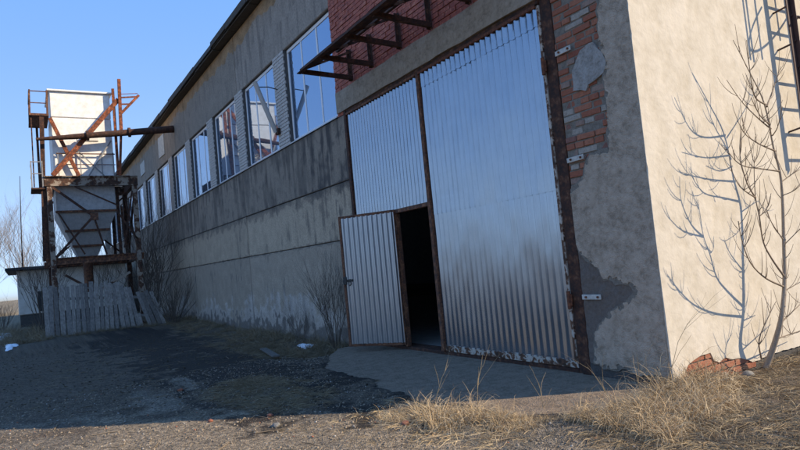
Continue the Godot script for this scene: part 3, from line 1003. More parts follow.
# ---------------------------------------------------------------- fittings on the walls
func build_fittings() -> void:
	# rusty canopy skeleton over the gate
	var c := thing("canopy_frame", "rusty steel skeleton of a canopy jutting out above the gate", "canopy frame")
	var xs := [-5.68, -4.93, -4.03, -3.2, -2.3, -1.4]
	for x in xs:
		var st := begin()
		angle_iron(st, Vector3(x, 4.87, 0.035), Vector3(x, 4.9, 1.0), 0.06, Vector3.UP, 0.012)
		obj("arm", st, M["dark rust"], c)
		st = begin()
		angle_iron(st, Vector3(x, 4.84, 0.04), Vector3(x, 5.42, 0.04), 0.055, Vector3.BACK, 0.012)
		obj("post", st, M["dark rust"], c)
		st = begin()
		bar(st, Vector3(x + 0.05, 5.36, 0.05), Vector3(x + 0.05, 4.96, 0.98), 0.035, 0.035)
		obj("brace", st, M["dark rust"], c)
	var st2 := begin()
	angle_iron(st2, Vector3(-5.78, 4.92, 1.02), Vector3(-1.3, 4.93, 1.02), 0.075, Vector3.UP, 0.014)
	obj("front_rail", st2, M["dark rust"], c)
	st2 = begin()
	bar(st2, Vector3(-5.76, 5.03, 0.84), Vector3(-1.3, 5.04, 0.84), 0.32, 0.022, Vector3(0, 1, 0.42))
	obj("roof_board", st2, M["dark rust"], c)
	st2 = begin()
	bar(st2, Vector3(-5.3, 5.2, 0.5), Vector3(-1.3, 5.21, 0.5), 0.05, 0.04)
	obj("purlin", st2, M["dark rust"], c)

	# lamp arm on a brick pier
	var l := thing("lamp_arm", "pale tube leaning out from the brick pier between two windows", "lamp arm")
	var st := begin()
	tube(st, [Vector3(-9.42, 4.78, 0.1), Vector3(-9.36, 5.3, 0.32), Vector3(-9.3, 5.9, 0.56)], [0.055], 10)
	obj("tube", st, M["lamp grey"], l)
	st = begin()
	bx(st, Vector3(-9.47, 4.72, 0.03), Vector3(-9.3, 4.86, 0.1), 0.01)
	obj("bracket", st, M["dark rust"], l)
	st = begin()
	tube(st, [Vector3(-9.3, 5.76, 0.03), Vector3(-9.3, 5.8, 0.25), Vector3(-9.31, 5.78, 0.5)], [0.012], 6)
	obj("stay", st, M["cable"], l)

	# ladder on the gable
	l = thing("ladder", "dark brown steel ladder standing off the cream gable", "ladder")
	for z in [-2.9, -3.42]:
		st = begin()
		bx(st, Vector3(0.16, 2.36, z - 0.05), Vector3(0.172, 7.9, z + 0.05), 0.003)
		bx(st, Vector3(0.172, 2.36, z - 0.05), Vector3(0.225, 7.9, z - 0.038), 0.003)
		obj("rail", st, M["brown paint"], l)
	var y := 2.5
	while y < 7.8:
		st = begin()
		tube(st, [Vector3(0.18, y, -2.92), Vector3(0.18, y, -3.4)], [0.016], 6)
		obj("rung", st, M["brown paint"], l)
		y += 0.32
	for yy in [2.7, 3.73, 4.2, 6.2]:
		for z in [-2.87, -3.42]:
			st = begin()
			tube(st, [Vector3(-0.02, yy - 0.02, z), Vector3(0.17, yy + 0.01, z)], [0.012], 6)
			obj("standoff", st, M["brown paint"], l)
	for k in 5:
		var yy := 4.42 + 0.75 * k
		st = begin()
		var pts := []
		for j in 15:
			var t := PI * j / 14.0
			pts.append(Vector3(0.2 + 0.62 * sin(t), yy, -3.16 + 0.33 * cos(t)))
		tube(st, pts, [0.014], 6)
		obj("hoop", st, M["brown paint"], l)
	for q in [[0.2, 4.35], [0.62, 4.05], [1.3, 4.3], [2.0, 4.3], [2.7, 4.3]]:
		var c0 := Vector3(0.2 + 0.635 * sin(q[0]), q[1], -3.16 + 0.345 * cos(q[0]))
		st = begin()
		bar(st, c0, Vector3(c0.x, 7.5, c0.z), 0.03, 0.008)
		obj("cage_strip", st, M["brown paint"], l)

# ---------------------------------------------------------------- silo tower
func silo_part(s: Node, called: String, m: String, list: Array) -> void:   # bars: each [a, b, width, height], one mesh each
	for q in list:
		var st := begin()
		bar(st, q[0], q[1], q[2], q[3])
		obj(called, st, M[m], s)

func i_beam(s: Node, called: String, a: Vector3, b: Vector3, h: float, w: float, m: String) -> void:
	var st := begin()
	bar(st, a + Vector3.UP * (h * 0.5 - 0.015), b + Vector3.UP * (h * 0.5 - 0.015), w, 0.03)
	bar(st, a - Vector3.UP * (h * 0.5 - 0.015), b - Vector3.UP * (h * 0.5 - 0.015), w, 0.03)
	bar(st, a, b, 0.03, h - 0.062)
	obj(called, st, M[m], s)

func build_silo() -> void:
	var s := thing("silo_tower", "white hopper silo on a rusty steel trestle beside the warehouse", "silo")
	var xf := -20.5
	var xb := -23.1
	# bin, lid and hopper
	var st := begin()
	bx(st, Vector3(-22.9, 5.5, 2.14), Vector3(-20.72, 7.83, 4.1), 0.02)
	bx(st, Vector3(-22.9, 7.85, 2.14), Vector3(-20.72, 8.78, 4.1), 0.02)
	obj("bin", st, M["white enamel"], s)
	one_box("lid", Vector3(-22.98, 8.785, 2.06), Vector3(-20.64, 8.85, 4.18), M["white enamel"], s, 0.01)
	st = begin()
	bx(st, Vector3(-22.9, 4.4, 2.16), Vector3(-20.74, 5.48, 4.08), 0.02)
	obj("lower_bin", st, M["hopper steel"], s)
	st = begin()
	var t := [Vector3(-20.74, 4.39, 4.08), Vector3(-20.74, 4.39, 2.16), Vector3(-22.9, 4.39, 2.16), Vector3(-22.9, 4.39, 4.08)]
	var b := [Vector3(-21.45, 2.84, 3.46), Vector3(-21.45, 2.84, 2.79), Vector3(-22.2, 2.84, 2.79), Vector3(-22.2, 2.84, 3.46)]
	for k in 4:
		var j := (k + 1) % 4
		quad(st, b[k], b[j], t[j], t[k])
	quad(st, t[0], t[1], t[2], t[3])
	quad(st, b[3], b[2], b[1], b[0])
	obj("hopper", st, M["hopper steel"], s)
	for y: float in [4.42, 3.75, 3.2]:
		var k: float = (y - 2.84) / 1.55
		st = begin()
		var z0 := lerpf(3.46, 4.08, k) + 0.03
		var z1 := lerpf(2.79, 2.16, k) - 0.03
		var x0 := lerpf(-21.45, -20.74, k) + 0.03
		bar(st, Vector3(x0, y, z0), Vector3(x0, y, z1), 0.06, 0.08)
		obj("hopper_rib", st, M["rust"], s)
	st = begin()
	tube(st, [Vector3(-21.8, 2.85, 3.12), Vector3(-21.8, 1.5, 3.12)], [0.17, 0.15], 12)
	obj("spout", st, M["rust"], s)
	st = begin()
	for q in [[2.6, 3.3, 7.0, 7.25], [3.35, 3.75, 6.6, 7.2]]:
		bx(st, Vector3(-20.72, q[2], q[0]), Vector3(-20.68, q[3], q[1]), 0.01)
	obj("hatch", st, M["white enamel"], s)
	# trestle
	for z in [4.28, 1.52]:
		for x in [xf, xb]:
			st = begin()
			bx(st, Vector3(x - 0.085, -0.2, z - 0.085), Vector3(x + 0.085, 5.3, z + 0.085), 0.01)
			obj("leg", st, M["beam paint" if x == xf else "dark rust"], s)
	for x in [xf + 0.02, xb - 0.02]:
		i_beam(s, "beam", Vector3(x, 5.485, 1.4), Vector3(x, 5.485, 4.42), 0.36, 0.16, "beam paint")
		i_beam(s, "beam", Vector3(x, 2.66, 1.35), Vector3(x, 2.66, 4.5), 0.24, 0.12, "rust")
	for z in [4.28, 1.52]:
		i_beam(s, "beam", Vector3(xf - 0.1, 5.485, z), Vector3(xb + 0.1, 5.485, z), 0.36, 0.16, "rust")
		i_beam(s, "beam", Vector3(xf - 0.1, 2.66, z), Vector3(xb + 0.1, 2.66, z), 0.24, 0.12, "rust")
	var X := xf + 0.06
	silo_part(s, "brace", "dark rust", [
		[Vector3(X, 5.28, 4.2), Vector3(X, 4.2, 2.95), 0.06, 0.08], [Vector3(X, 5.28, 3.5), Vector3(X, 4.55, 2.1), 0.05, 0.05],
		[Vector3(X, 4.2, 2.95), Vector3(X, 2.8, 4.2), 0.06, 0.08], [Vector3(X, 5.1, 1.62), Vector3(X, 3.0, 2.0), 0.05, 0.06],
		[Vector3(X, 4.4, 2.2), Vector3(X, 3.3, 1.55), 0.05, 0.06], [Vector3(X, 4.35, 4.05), Vector3(X, 2.85, 3.3), 0.05, 0.05],
		[Vector3(X, 4.2, 2.95), Vector3(X, 2.8, 2.6), 0.05, 0.06], [Vector3(xb, 5.2, 4.2), Vector3(xb, 2.8, 1.6), 0.06, 0.06], [Vector3(xb, 2.8, 4.2), Vector3(xb, 5.2, 1.6), 0.06, 0.06]])
	for z in [4.28, 1.52]:
		silo_part(s, "brace", "dark rust", [[Vector3(xf, 5.2, z), Vector3(xb, 2.8, z), 0.06, 0.06], [Vector3(xf, 2.8, z), Vector3(xb, 5.2, z), 0.06, 0.06]])
	silo_part(s, "strut", "beam paint", [[Vector3(X, 2.17, 3.96), Vector3(X, 1.56, 3.12), 0.06, 0.08], [Vector3(X, 2.09, 1.87), Vector3(X, 1.6, 2.8), 0.06, 0.08]])
	one_box("gusset", Vector3(X - 0.01, 4.05, 2.8), Vector3(X + 0.035, 4.32, 3.06), M["rust"], s)
	silo_part(s, "post", "dark rust", [[Vector3(-21.0, 2.7, 2.06), Vector3(-21.0, 5.3, 2.06), 0.1, 0.1], [Vector3(-21.0, 2.7, 1.85), Vector3(-21.0, 4.6, 1.95), 0.07, 0.07], [Vector3(-22.6, 2.7, 2.06), Vector3(-22.6, 5.3, 2.06), 0.1, 0.1]])
	# upper frame
	silo_part(s, "diagonal", "orange rust", [[Vector3(X, 5.68, 4.15), Vector3(X, 8.54, 1.88), 0.08, 0.16], [Vector3(X - 0.09, 7.75, 4.13), Vector3(X - 0.09, 5.68, 3.33), 0.07, 0.12]])
	silo_part(s, "mast", "orange rust", [[Vector3(xf, 5.67, 2.04), Vector3(xf, 8.95, 2.04), 0.09, 0.09], [Vector3(xf + 0.1, 7.3, 1.86), Vector3(xf + 0.1, 9.3, 1.82), 0.11, 0.11], [Vector3(xf + 0.1, 7.35, 1.86), Vector3(xf + 0.1, 5.67, 2.0), 0.08, 0.08]])
	silo_part(s, "outrigger", "orange rust", [[Vector3(xf + 0.1, 8.6, 1.83), Vector3(xf + 0.1, 8.68, 1.2), 0.04, 0.05], [Vector3(xf + 0.1, 7.97, 1.85), Vector3(xf + 0.1, 8.74, 1.16), 0.05, 0.09], [Vector3(xf + 0.1, 8.35, 1.83), Vector3(xf + 0.1, 8.38, 1.45), 0.04, 0.05], [Vector3(xf + 0.1, 8.8, 1.2), Vector3(xf + 0.1, 8.74, 1.8), 0.02, 0.02]])
	# front railing over the main beam
	for z in [3.95, 3.25, 2.55, 2.16]:
		silo_part(s, "railing_post", "grey steel", [[Vector3(xf - 0.1, 5.66, z), Vector3(xf - 0.1, 6.55, z), 0.035, 0.035]])
	silo_part(s, "rail", "rust", [[Vector3(xf - 0.1, 6.5, 4.0), Vector3(xf - 0.1, 6.5, 2.1), 0.035, 0.035], [Vector3(xf - 0.1, 6.1, 4.0), Vector3(xf - 0.1, 6.1, 2.1), 0.025, 0.025]])
	silo_part(s, "rail", "grey steel", [[Vector3(xf - 0.1, 5.7, 3.0), Vector3(xf - 0.1, 7.0, 2.2), 0.04, 0.05], [Vector3(xf - 0.12, 5.7, 2.5), Vector3(xf - 0.12, 6.7, 3.4), 0.03, 0.04]])
	# upper platform at the outer side, with its railing
	one_box("platform", Vector3(-22.4, 7.82, 4.16), Vector3(-20.5, 7.9, 4.76), M["rust"], s, 0.005)
	for x in [-20.54, -22.3]:
		silo_part(s, "railing_post", "rust", [[Vector3(x, 7.9, 4.73), Vector3(x, 8.75, 4.71), 0.05, 0.05]])
	silo_part(s, "railing_post", "rust", [[Vector3(-20.54, 7.9, 4.2), Vector3(-20.54, 8.75, 4.18), 0.06, 0.06]])
	for y in [8.28, 8.7]:
		silo_part(s, "rail", "rust", [[Vector3(-20.54, y, 4.73), Vector3(-20.54, y, 4.2), 0.03, 0.03], [Vector3(-20.54, y, 4.73), Vector3(-22.3, y, 4.73), 0.03, 0.03]])
	silo_part(s, "support", "dark rust", [[Vector3(-20.6, 7.82, 4.7), Vector3(-20.6, 5.3, 4.72), 0.04, 0.04], [Vector3(-20.6, 7.82, 4.38), Vector3(-20.6, 2.7, 4.52), 0.14, 0.14], [Vector3(-22.3, 7.82, 4.5), Vector3(-22.3, 5.3, 4.5), 0.08, 0.08]])
	# lower platform
	one_box("platform", Vector3(-21.6, 5.2, 4.42), Vector3(-20.45, 5.26, 4.82), M["dark rust"], s, 0.005)
	for z in [4.79, 4.46]:
		silo_part(s, "railing_post", "grey steel", [[Vector3(-20.48, 5.26, z), Vector3(-20.48, 6.2, z), 0.04, 0.04]])
	for y in [5.75, 6.17]:
		silo_part(s, "rail", "grey steel", [[Vector3(-20.48, y, 4.79), Vector3(-20.48, y, 4.46), 0.03, 0.03], [Vector3(-20.48, y, 4.79), Vector3(-21.5, y, 4.79), 0.03, 0.03]])
	# conveyor pipe from the bin to under the eave
	var p := thing("conveyor_pipe", "dark sloping pipe running across the silo to the warehouse eave", "pipe")
	st = begin()
	tube(st, [Vector3(-20.28, 6.92, 4.6), Vector3(-20.28, 7.05, 3.4), Vector3(-20.28, 7.45, 0.02)], [0.05, 0.1, 0.14], 12)
	obj("tube", st, M["dark rust"], p)
	for z in [3.0, 1.6]:
		st = begin()
		var y := lerpf(7.05, 7.45, (3.4 - float(z)) / 3.4)
		tube(st, [Vector3(-20.28, y, z + 0.04), Vector3(-20.28, y + 0.005, z - 0.04)], [0.18], 12)
		obj("flange", st, M["dark rust"], p)

# ---------------------------------------------------------------- fence, sheds, mast
func build_yard() -> void:
	var f := thing("plank_fence", "grey weathered plank fence leaning round the foot of the silo", "fence")
	var r := RandomNumberGenerator.new()
	r.seed = 61
	var z := 4.66
	var k := 0
	while z > 1.15:
		var w := r.randf_range(0.1, 0.15)
		var right := smoothstep(2.9, 1.2, z)
		var x := -20.05 + 0.45 * (4.66 - z) / 3.0
		var h := lerpf(1.72, 1.25, right) + r.randf_range(-0.06, 0.06)
		var gnd := height(x, z)
		var st := begin()
		var turn := Basis(Vector3.RIGHT, lerpf(0.0, 0.32, right) + r.randf_range(-0.025, 0.025)) * Basis(Vector3.BACK, r.randf_range(-0.02, 0.05))
		if k == 19:
			h = 0.5
		box(st, Vector3(x, gnd + h * 0.5 - 0.05, z - w * 0.5), Vector3(0.025, h, w), turn, 0.003)
		obj("plank", st, M[["weathered wood", "dark wood", "pale wood", "weathered wood"][r.randi() % 4]], f)
		z -= w + r.randf_range(0.008, 0.035)
		k += 1
	for q in [0.5, 1.3]:
		var st := begin()
		bar(st, Vector3(-20.12, q + 0.1, 4.6), Vector3(-19.66, q * 0.8 + 0.1, 1.5), 0.04, 0.09)
		obj("rail", st, M["weathered wood"], f)

	var s := thing("shed", "low white walled shed with a dark flat roof behind the silo", "shed")
	one_box("plinth", Vector3(-36, -0.3, 0.8), Vector3(-30.05, 0.7, 5.4), M["plinth"], s)
	one_box("wall", Vector3(-36.0, 0.7, 0.75), Vector3(-30, 2.78, 5.45), M["shed wall"], s, 0.03)
	one_box("roof", Vector3(-36.4, 2.8, 0.5), Vector3(-29.5, 2.93, 5.9), M["tar roof"], s, 0.02)
	one_box("door", Vector3(-30, 0.8, 4.45), Vector3(-29.97, 1.75, 4.65), M["cable"], s)  # dark block standing for a small opening in the shed wall
	s = thing("farmhouse", "small sunlit house with a clay coloured wall at the left edge", "house")
	one_box("wall", Vector3(-66, -0.3, 8.0), Vector3(-58, 2.9, 12.5), M["clay wall"], s)
	var st2 := begin()
	slab(st2, PackedVector2Array([Vector2(-12.9, 2.9), Vector2(-7.6, 2.9), Vector2(-10.2, 4.1)]), -66.4, -57.6, "x")
	obj("roof", st2, M["clay wall"], s)
	st2 = begin()
	bx(st2, Vector3(-58, 1.0, 9.2), Vector3(-57.96, 2.0, 10.0))
	obj("window", st2, M["cable"], s)

	st2 = begin()
	tube(st2, [Vector3(-30.6, 2.93, 5.2), Vector3(-30.6, 5.2, 5.16), Vector3(-30.6, 7.4, 5.1)], [0.028, 0.022, 0.012], 6)
	var o := obj("antenna_mast", st2, M["cable"])
	tag(o, "thin antenna mast standing on the shed roof against the sky", "mast")

	# a loose board on the soil
	st2 = begin()
	var a := Vector3(-8.5, height(-8.5, 1.1) + 0.05, 1.12)
	var b := Vector3(-6.75, height(-6.75, 1.46) + 0.06, 1.48)
	bar(st2, a, b, 0.13, 0.03, Vector3.UP, 0.004)
	o = obj("board", st2, M["old board"])
	tag(o, "grey loose board lying on the black soil", "board")
	# old snow
	var spots := [[-7.9, 0.42, 0.45, 0.16, "bluish patch of old snow at the foot of the wall near the gate"], [-24.5, 6.0, 4.0, 0.35, "larger patch of old snow at the left edge beside the fence"], [-18.3, 5.62, 1.3, 0.22, "small strip of old snow at the left edge, nearest the camera"]]
	for q in spots:
		r.seed = int(q[2] * 1000)
		st2 = begin()
		st2.set_smooth_group(1)
		var rings := []
		for m in 4:
			var ring := []
			for j in 22:
				var t := TAU * j / 22
				var rr := (m + 0.0) / 3.0 * (0.8 + 0.25 * sin(t * 3.0 + q[0]) + 0.14 * sin(t * 7.0 + q[1] * 3.0))
				var px: float = q[0] + cos(t) * q[2] * rr
				var pz: float = q[1] + sin(t) * q[3] * rr
				ring.append(Vector3(px, height(px, pz) + 0.045 * (1.0 - pow(m / 3.0, 2.0)) - (0.02 if m == 3 else 0.0) + 0.008, pz))
			rings.append(ring)
		for m in 3:
			for j in 22:
				var jj := (j + 1) % 22
				quad(st2, rings[m][jj], rings[m][j], rings[m + 1][j], rings[m + 1][jj])
		st2.set_smooth_group(-1)
		o = obj("snow_patch", st2, M["snow"])
		tag(o, q[4], "snow", "old snow patches")
	# broken bricks and lumps near the gable foot and on the grit
	r.seed = 71
	var lumps := [[0.1, 0.02, 0.09, "patch cement", "pale lump of mortar at the warehouse corner under the grass"], [0.12, -0.62, 0.1, "patch cement", "pale lump of mortar below the exposed bricks of the gable"], [0.16, -1.0, 0.06, "concrete", "grey stone beside the tree foot at the gable"],
		[-2.85, 3.0, 0.035, "brick 2", "orange brick chip on the sunlit grit, nearest the shadow edge"], [-3.2, 3.55, 0.03, "brick 0", "orange brick chip on the sunlit grit left of the dry tuft"], [-1.35, 2.2, 0.04, "brick 2", "orange brick chip just left of the big dry tuft"],
		[-2.4, 3.1, 0.045, "concrete", "grey pebble on the sunlit grit by the shadow edge"], [-5.4, 3.4, 0.04, "brick 0", "orange brick chip on the dark soil"]]
	for q in lumps:
		st2 = begin()
		st2.set_smooth_group(1)
		var v := []
		var nn := FastNoiseLite.new()
		nn.seed = r.randi() % 1000
		nn.frequency = 1.1
		for i in 7:
			var ring := []
			for j in 9:
				var d := Vector3(sin(PI * i / 6.0) * cos(TAU * j / 9.0), cos(PI * i / 6.0) * 0.6, sin(PI * i / 6.0) * sin(TAU * j / 9.0))
				ring.append(Vector3(q[0], height(q[0], q[1]) + q[2] * 0.3, q[1]) + d * q[2] * (1.0 + 0.6 * nn.get_noise_3dv(d * 1.5)))
			v.append(ring)
		for i in 6:
			for j in 9:
				var jj := (j + 1) % 9
				quad(st2, v[i][j], v[i][jj], v[i + 1][jj], v[i + 1][j])
		o = obj("stone", st2, M[q[3]])
		tag(o, q[4], "stone", "rubble and chips")

# ---------------------------------------------------------------- plants
const TREE := [
	[0, [Vector3(0.1, 0.013, -1.429), Vector3(0.136, 0.116, -1.464), Vector3(0.216, 0.327, -1.5), Vector3(0.3, 0.619, -1.546), Vector3(0.3, 0.964, -1.69), Vector3(0.3, 1.41, -1.787), Vector3(0.3, 1.823, -1.868), Vector3(0.3, 2.122, -1.892), Vector3(0.3, 2.411, -1.822), Vector3(0.3, 2.887, -1.754), Vector3(0.3, 3.235, -1.524), Vector3(0.3, 3.55, -1.284)]],
	[1, [Vector3(0.3, 0.897, -1.654), Vector3(0.343, 1.027, -1.231), Vector3(0.386, 1.203, -0.91), Vector3(0.429, 1.421, -0.728), Vector3(0.472, 1.628, -0.622)]],
	[1, [Vector3(0.3, 1.341, -1.787), Vector3(0.387, 1.465, -1.908), Vector3(0.473, 1.527, -1.873)]],
	[1, [Vector3(0.3, 0.852, -1.66), Vector3(0.356, 0.933, -1.971)]],
	[1, [Vector3(0.294, 0.534, -1.519), Vector3(0.264, 0.705, -2.161)]],
	[1, [Vector3(0.227, 0.358, -1.483), Vector3(0.14, 0.347, -2.34)]],
	[1, [Vector3(0.3, 1.388, -1.773), Vector3(0.302, 1.581, -1.58), Vector3(0.303, 1.742, -1.488)]],
	[1, [Vector3(0.151, 0.18, -1.317), Vector3(0.231, 0.404, -1.174), Vector3(0.309, 0.652, -1.289), Vector3(0.313, 0.765, -1.435)]],
	[1, [Vector3(0.3, 2.859, -1.795), Vector3(0.234, 3.103, -2.132), Vector3(0.168, 3.42, -2.519)]],
	[1, [Vector3(0.3, 2.612, -1.827), Vector3(0.257, 2.717, -1.706), Vector3(0.213, 2.913, -1.475), Vector3(0.17, 3.159, -1.305)]],
	[1, [Vector3(0.3, 2.538, -1.836), Vector3(0.425, 2.603, -1.71), Vector3(0.55, 2.78, -1.59)]],
	[1, [Vector3(0.3, 2.366, -1.859), Vector3(0.337, 2.423, -1.477), Vector3(0.374, 2.5, -1.165), Vector3(0.411, 2.578, -0.989)]],
	[1, [Vector3(0.3, 2.143, -1.878), Vector3(0.281, 2.171, -1.569), Vector3(0.263, 2.22, -1.178), Vector3(0.244, 2.408, -0.963)]],
	[1, [Vector3(0.3, 2.02, -1.884), Vector3(0.312, 2.116, -2.158), Vector3(0.324, 2.164, -2.327)]],
	[1, [Vector3(0.3, 1.872, -1.875), Vector3(0.42, 1.904, -1.869), Vector3(0.54, 1.958, -1.794)]],
	[1, [Vector3(0.3, 2.883, -1.773), Vector3(0.37, 2.916, -1.445), Vector3(0.439, 3.072, -1.263), Vector3(0.509, 3.456, -1.138)]],
	[1, [Vector3(0.3, 2.661, -1.811), Vector3(0.394, 2.718, -1.439), Vector3(0.488, 2.861, -1.121)]],
	[1, [Vector3(0.3, 1.008, -1.683), Vector3(0.317, 1.206, -1.455), Vector3(0.333, 1.392, -1.3), Vector3(0.35, 1.657, -1.249), Vector3(0.367, 1.855, -1.194), Vector3(0.383, 2.106, -1.197), Vector3(0.4, 2.278, -1.207)]],
	[1, [Vector3(0.367, 1.855, -1.193), Vector3(0.387, 2.015, -1.025), Vector3(0.407, 2.282, -0.927), Vector3(0.427, 2.55, -0.97)]],
	[1, [Vector3(0.35, 1.662, -1.248), Vector3(0.38, 1.733, -1.355), Vector3(0.41, 1.89, -1.423)]],
	[1, [Vector3(0.367, 1.855, -1.193), Vector3(0.397, 1.97, -0.873), Vector3(0.427, 2.143, -0.699)]],
]

func smooth_path(pts: Array, sub: int) -> Array:
	var out := []
	for i in pts.size() - 1:
		var p0: Vector3 = pts[maxi(i - 1, 0)]
		var p1: Vector3 = pts[i]
		var p2: Vector3 = pts[i + 1]
		var p3: Vector3 = pts[mini(i + 2, pts.size() - 1)]
		for k in sub:
			out.append(p1.cubic_interpolate(p2, p0, p3, float(k) / sub))
	out.append(pts[-1])
	return out

func build_tree() -> void:
	var t := thing("bare_tree", "bare single-stemmed young tree growing against the cream gable", "tree")  # one stem only; the other on the plaster is its cast shadow
	var st := begin()
	var tw := begin()
	var r := RandomNumberGenerator.new()
	r.seed = 15
	for b in TREE:
		var pts := smooth_path(b[1], 4)
		if b[0] == 0:
			pts[0] = pts[0] - Vector3(0, 0.12, 0)
		var n := pts.size()
		var radii := []
		var total := 0.0
		for k in n - 1:
			total += pts[k].distance_to(pts[k + 1])
		var start := 0.045 if b[0] == 0 else clampf(0.005 + 0.007 * total, 0.006, 0.013)
		for k in n:
			radii.append(lerpf(start, 0.003, pow(float(k) / (n - 1), 0.6)))
		tube(st if b[0] == 0 else tw, pts, radii, 8 if b[0] == 0 else 5, false)
		# side shoots that bend upwards
		var count := int(total * (9.0 if b[0] == 1 else 5.0)) + 2
		for c in count:
			var q := int(r.randf_range(0.25, 0.97) * (n - 1))
			var along: Vector3 = (pts[mini(q + 1, n - 1)] - pts[q - 1]).normalized()
			var off := Vector3(r.randf_range(-0.5, 0.9), r.randf_range(-0.2, 0.4), r.randf_range(-1, 1)).normalized()
			var d := (along * 0.6 + off * 0.9).normalized()
			var l := r.randf_range(0.08, 0.4)
			var p: Vector3 = pts[q]
			var run := [p]
			for k in 4:
				d = (d + Vector3.UP * 0.35).normalized()
				p += d * l / 4
				run.append(p)
			tube(tw, run, [minf(radii[q] * 0.6, 0.0045), 0.0034, 0.003, 0.0022, 0.0016], 4, false)
	obj("trunk", st, M["bark"], t)
	obj("crown", tw, M["twig"], t)

func shrub(called: String, label: String, at: Vector3, h: float, stems: int, spread: float, sd: int, m: String, depth := 2, thick := 0.012, group := "bare shrubs", kids := 3) -> void:
	var r := RandomNumberGenerator.new()
	r.seed = sd
	var st := begin()
	for k in stems:
		var a := r.randf() * TAU
		var d := Vector3(cos(a) * spread * r.randf(), 1.0, sin(a) * spread * r.randf()).normalized()
		grow(st, at + Vector3(cos(a) * 0.12 * spread * r.randf(), -0.05, sin(a) * 0.12 * spread * r.randf()), d, h * r.randf_range(0.5, 0.75), thick * r.randf_range(0.7, 1.1), depth, r, 0.3, 0.35, kids)
	var o := obj(called, st, M[m])
	tag(o, label, "shrub" if called.contains("shrub") else "tree", group)

func build_plants() -> void:
	shrub("bare_shrub", "bare shrub beside the open wicket door against the wall", Vector3(-6.75, 0.05, 0.3), 1.9, 22, 0.55, 101, "dark twig", 2, 0.007)
	shrub("bare_shrub", "low bare shrub against the wall left of the one by the door", Vector3(-8.6, 0.05, 0.25), 0.9, 12, 0.6, 102, "dark twig", 2, 0.005)
	shrub("bare_shrub", "bare brush under the right legs of the silo by the wall", Vector3(-21.2, 0.05, 1.0), 4.6, 18, 0.6, 103, "dark twig", 3, 0.018)
	shrub("bare_shrub", "bare brush filling the middle of the silo trestle", Vector3(-22.6, 0.05, 2.6), 3.2, 14, 0.6, 104, "dark twig", 3, 0.014)
	shrub("bare_shrub", "bare brush behind the left leg of the silo before the white shed", Vector3(-24.5, 0.05, 4.6), 4.3, 14, 0.5, 105, "dark twig", 3, 0.016)
	shrub("bare_shrub", "leaning bare brush at the right end of the plank fence", Vector3(-19.0, 0.05, 0.75), 2.0, 30, 1.0, 106, "dark twig", 2, 0.012)
	shrub("bare_shrub", "bare brush at the wall just beyond the fence end", Vector3(-23.8, 0.05, 0.7), 4.0, 18, 0.7, 107, "dark twig", 3, 0.018)
	shrub("bare_shrub", "thin bare brush at the far left in front of the shed", Vector3(-26.5, 0.05, 6.1), 1.6, 16, 0.8, 108, "dark twig", 2, 0.01)
	var far := [[-46.0, 7.6, 6.2, "bare tree rising over the shed roof left of the silo"], [-50.0, 9.3, 5.0, "bare tree above the sunlit house at the left edge"], [-52.0, 5.2, 7.2, "tallest far bare tree seen just left of the silo legs"], [-40.0, 3.2, 6.5, "far bare tree seen through the silo trestle"], [-56.0, 11.8, 5.2, "far bare tree at the left edge of the view"]]
	for k in far.size():
		shrub("bare_tree", far[k][3], Vector3(far[k][0], 0.0, far[k][1]), far[k][2], 5, 0.35, 200 + k, "twig", 4, 0.035, "far bare trees", 4)

# ---- grass: thin blades, bundled in a few clumps that are set many times
func clump(blades: int, tall: float, spread: float, droop: float, sd: int, wide := 0.0035, flat := false) -> ArrayMesh:
	var r := RandomNumberGenerator.new()
	r.seed = sd
	var st := SurfaceTool.new()
	st.begin(Mesh.PRIMITIVE_TRIANGLES)
	for b in blades:
		var a := r.randf() * TAU
		var p := Vector3(cos(a), 0, sin(a)) * spread * sqrt(r.randf())
		var dir := Vector3(cos(a + r.randf_range(-1.2, 1.2)), 0, sin(a + r.randf_range(-1.2, 1.2)))
		var l := tall * r.randf_range(0.45, 1.1)
		var d := (Vector3.UP * r.randf_range(0.6, 1.6) + dir * r.randf_range(0.2, 0.9)).normalized()
		if flat:
			d = (Vector3.UP * r.randf_range(0.02, 0.5) + dir).normalized()
		var side := d.cross(Vector3(r.randf_range(-1, 1), 0.2, r.randf_range(-1, 1))).normalized()
		var tone := r.randf()
		var c := Color(0.62, 0.5, 0.31).lerp(Color(0.4, 0.28, 0.155), tone) * r.randf_range(0.6, 1.1)
		var seg := 6
		var w := wide * r.randf_range(0.6, 1.3)
		for k in seg:
			var q := p + d * l / seg
			var w0 := w * (1.0 - 0.85 * k / seg)
			var w1 := w * (1.0 - 0.85 * (k + 1.0) / seg)
			if q.y < 0.004:
				q.y = 0.004 + r.randf() * 0.01
			st.set_color(c)
			for v in [p - side * w0, p + side * w0, q + side * w1, p - side * w0, q + side * w1, q - side * w1]:
				st.add_vertex(v)
			p = q
			d = (d + Vector3.DOWN * droop * r.randf_range(0.2, 1.0) + Vector3(r.randf_range(-1, 1), 0, r.randf_range(-1, 1)) * 0.3).normalized()
	st.generate_normals()
	st.set_material(M["straw"])
	return st.commit()

func scatter(called: String, label: String, mesh: Mesh, places: Array) -> void:
	var mm := MultiMesh.new()
	mm.transform_format = MultiMesh.TRANSFORM_3D
	mm.use_colors = true
	mm.mesh = mesh
	mm.instance_count = places.size()
	for k in places.size():
		mm.set_instance_transform(k, places[k][0])
		mm.set_instance_color(k, places[k][1])
	var o := MultiMeshInstance3D.new()
	o.name = called
	o.multimesh = mm
	o.set_meta("kind", "stuff")
	o.set_meta("label", label)
	add_child(o, true)

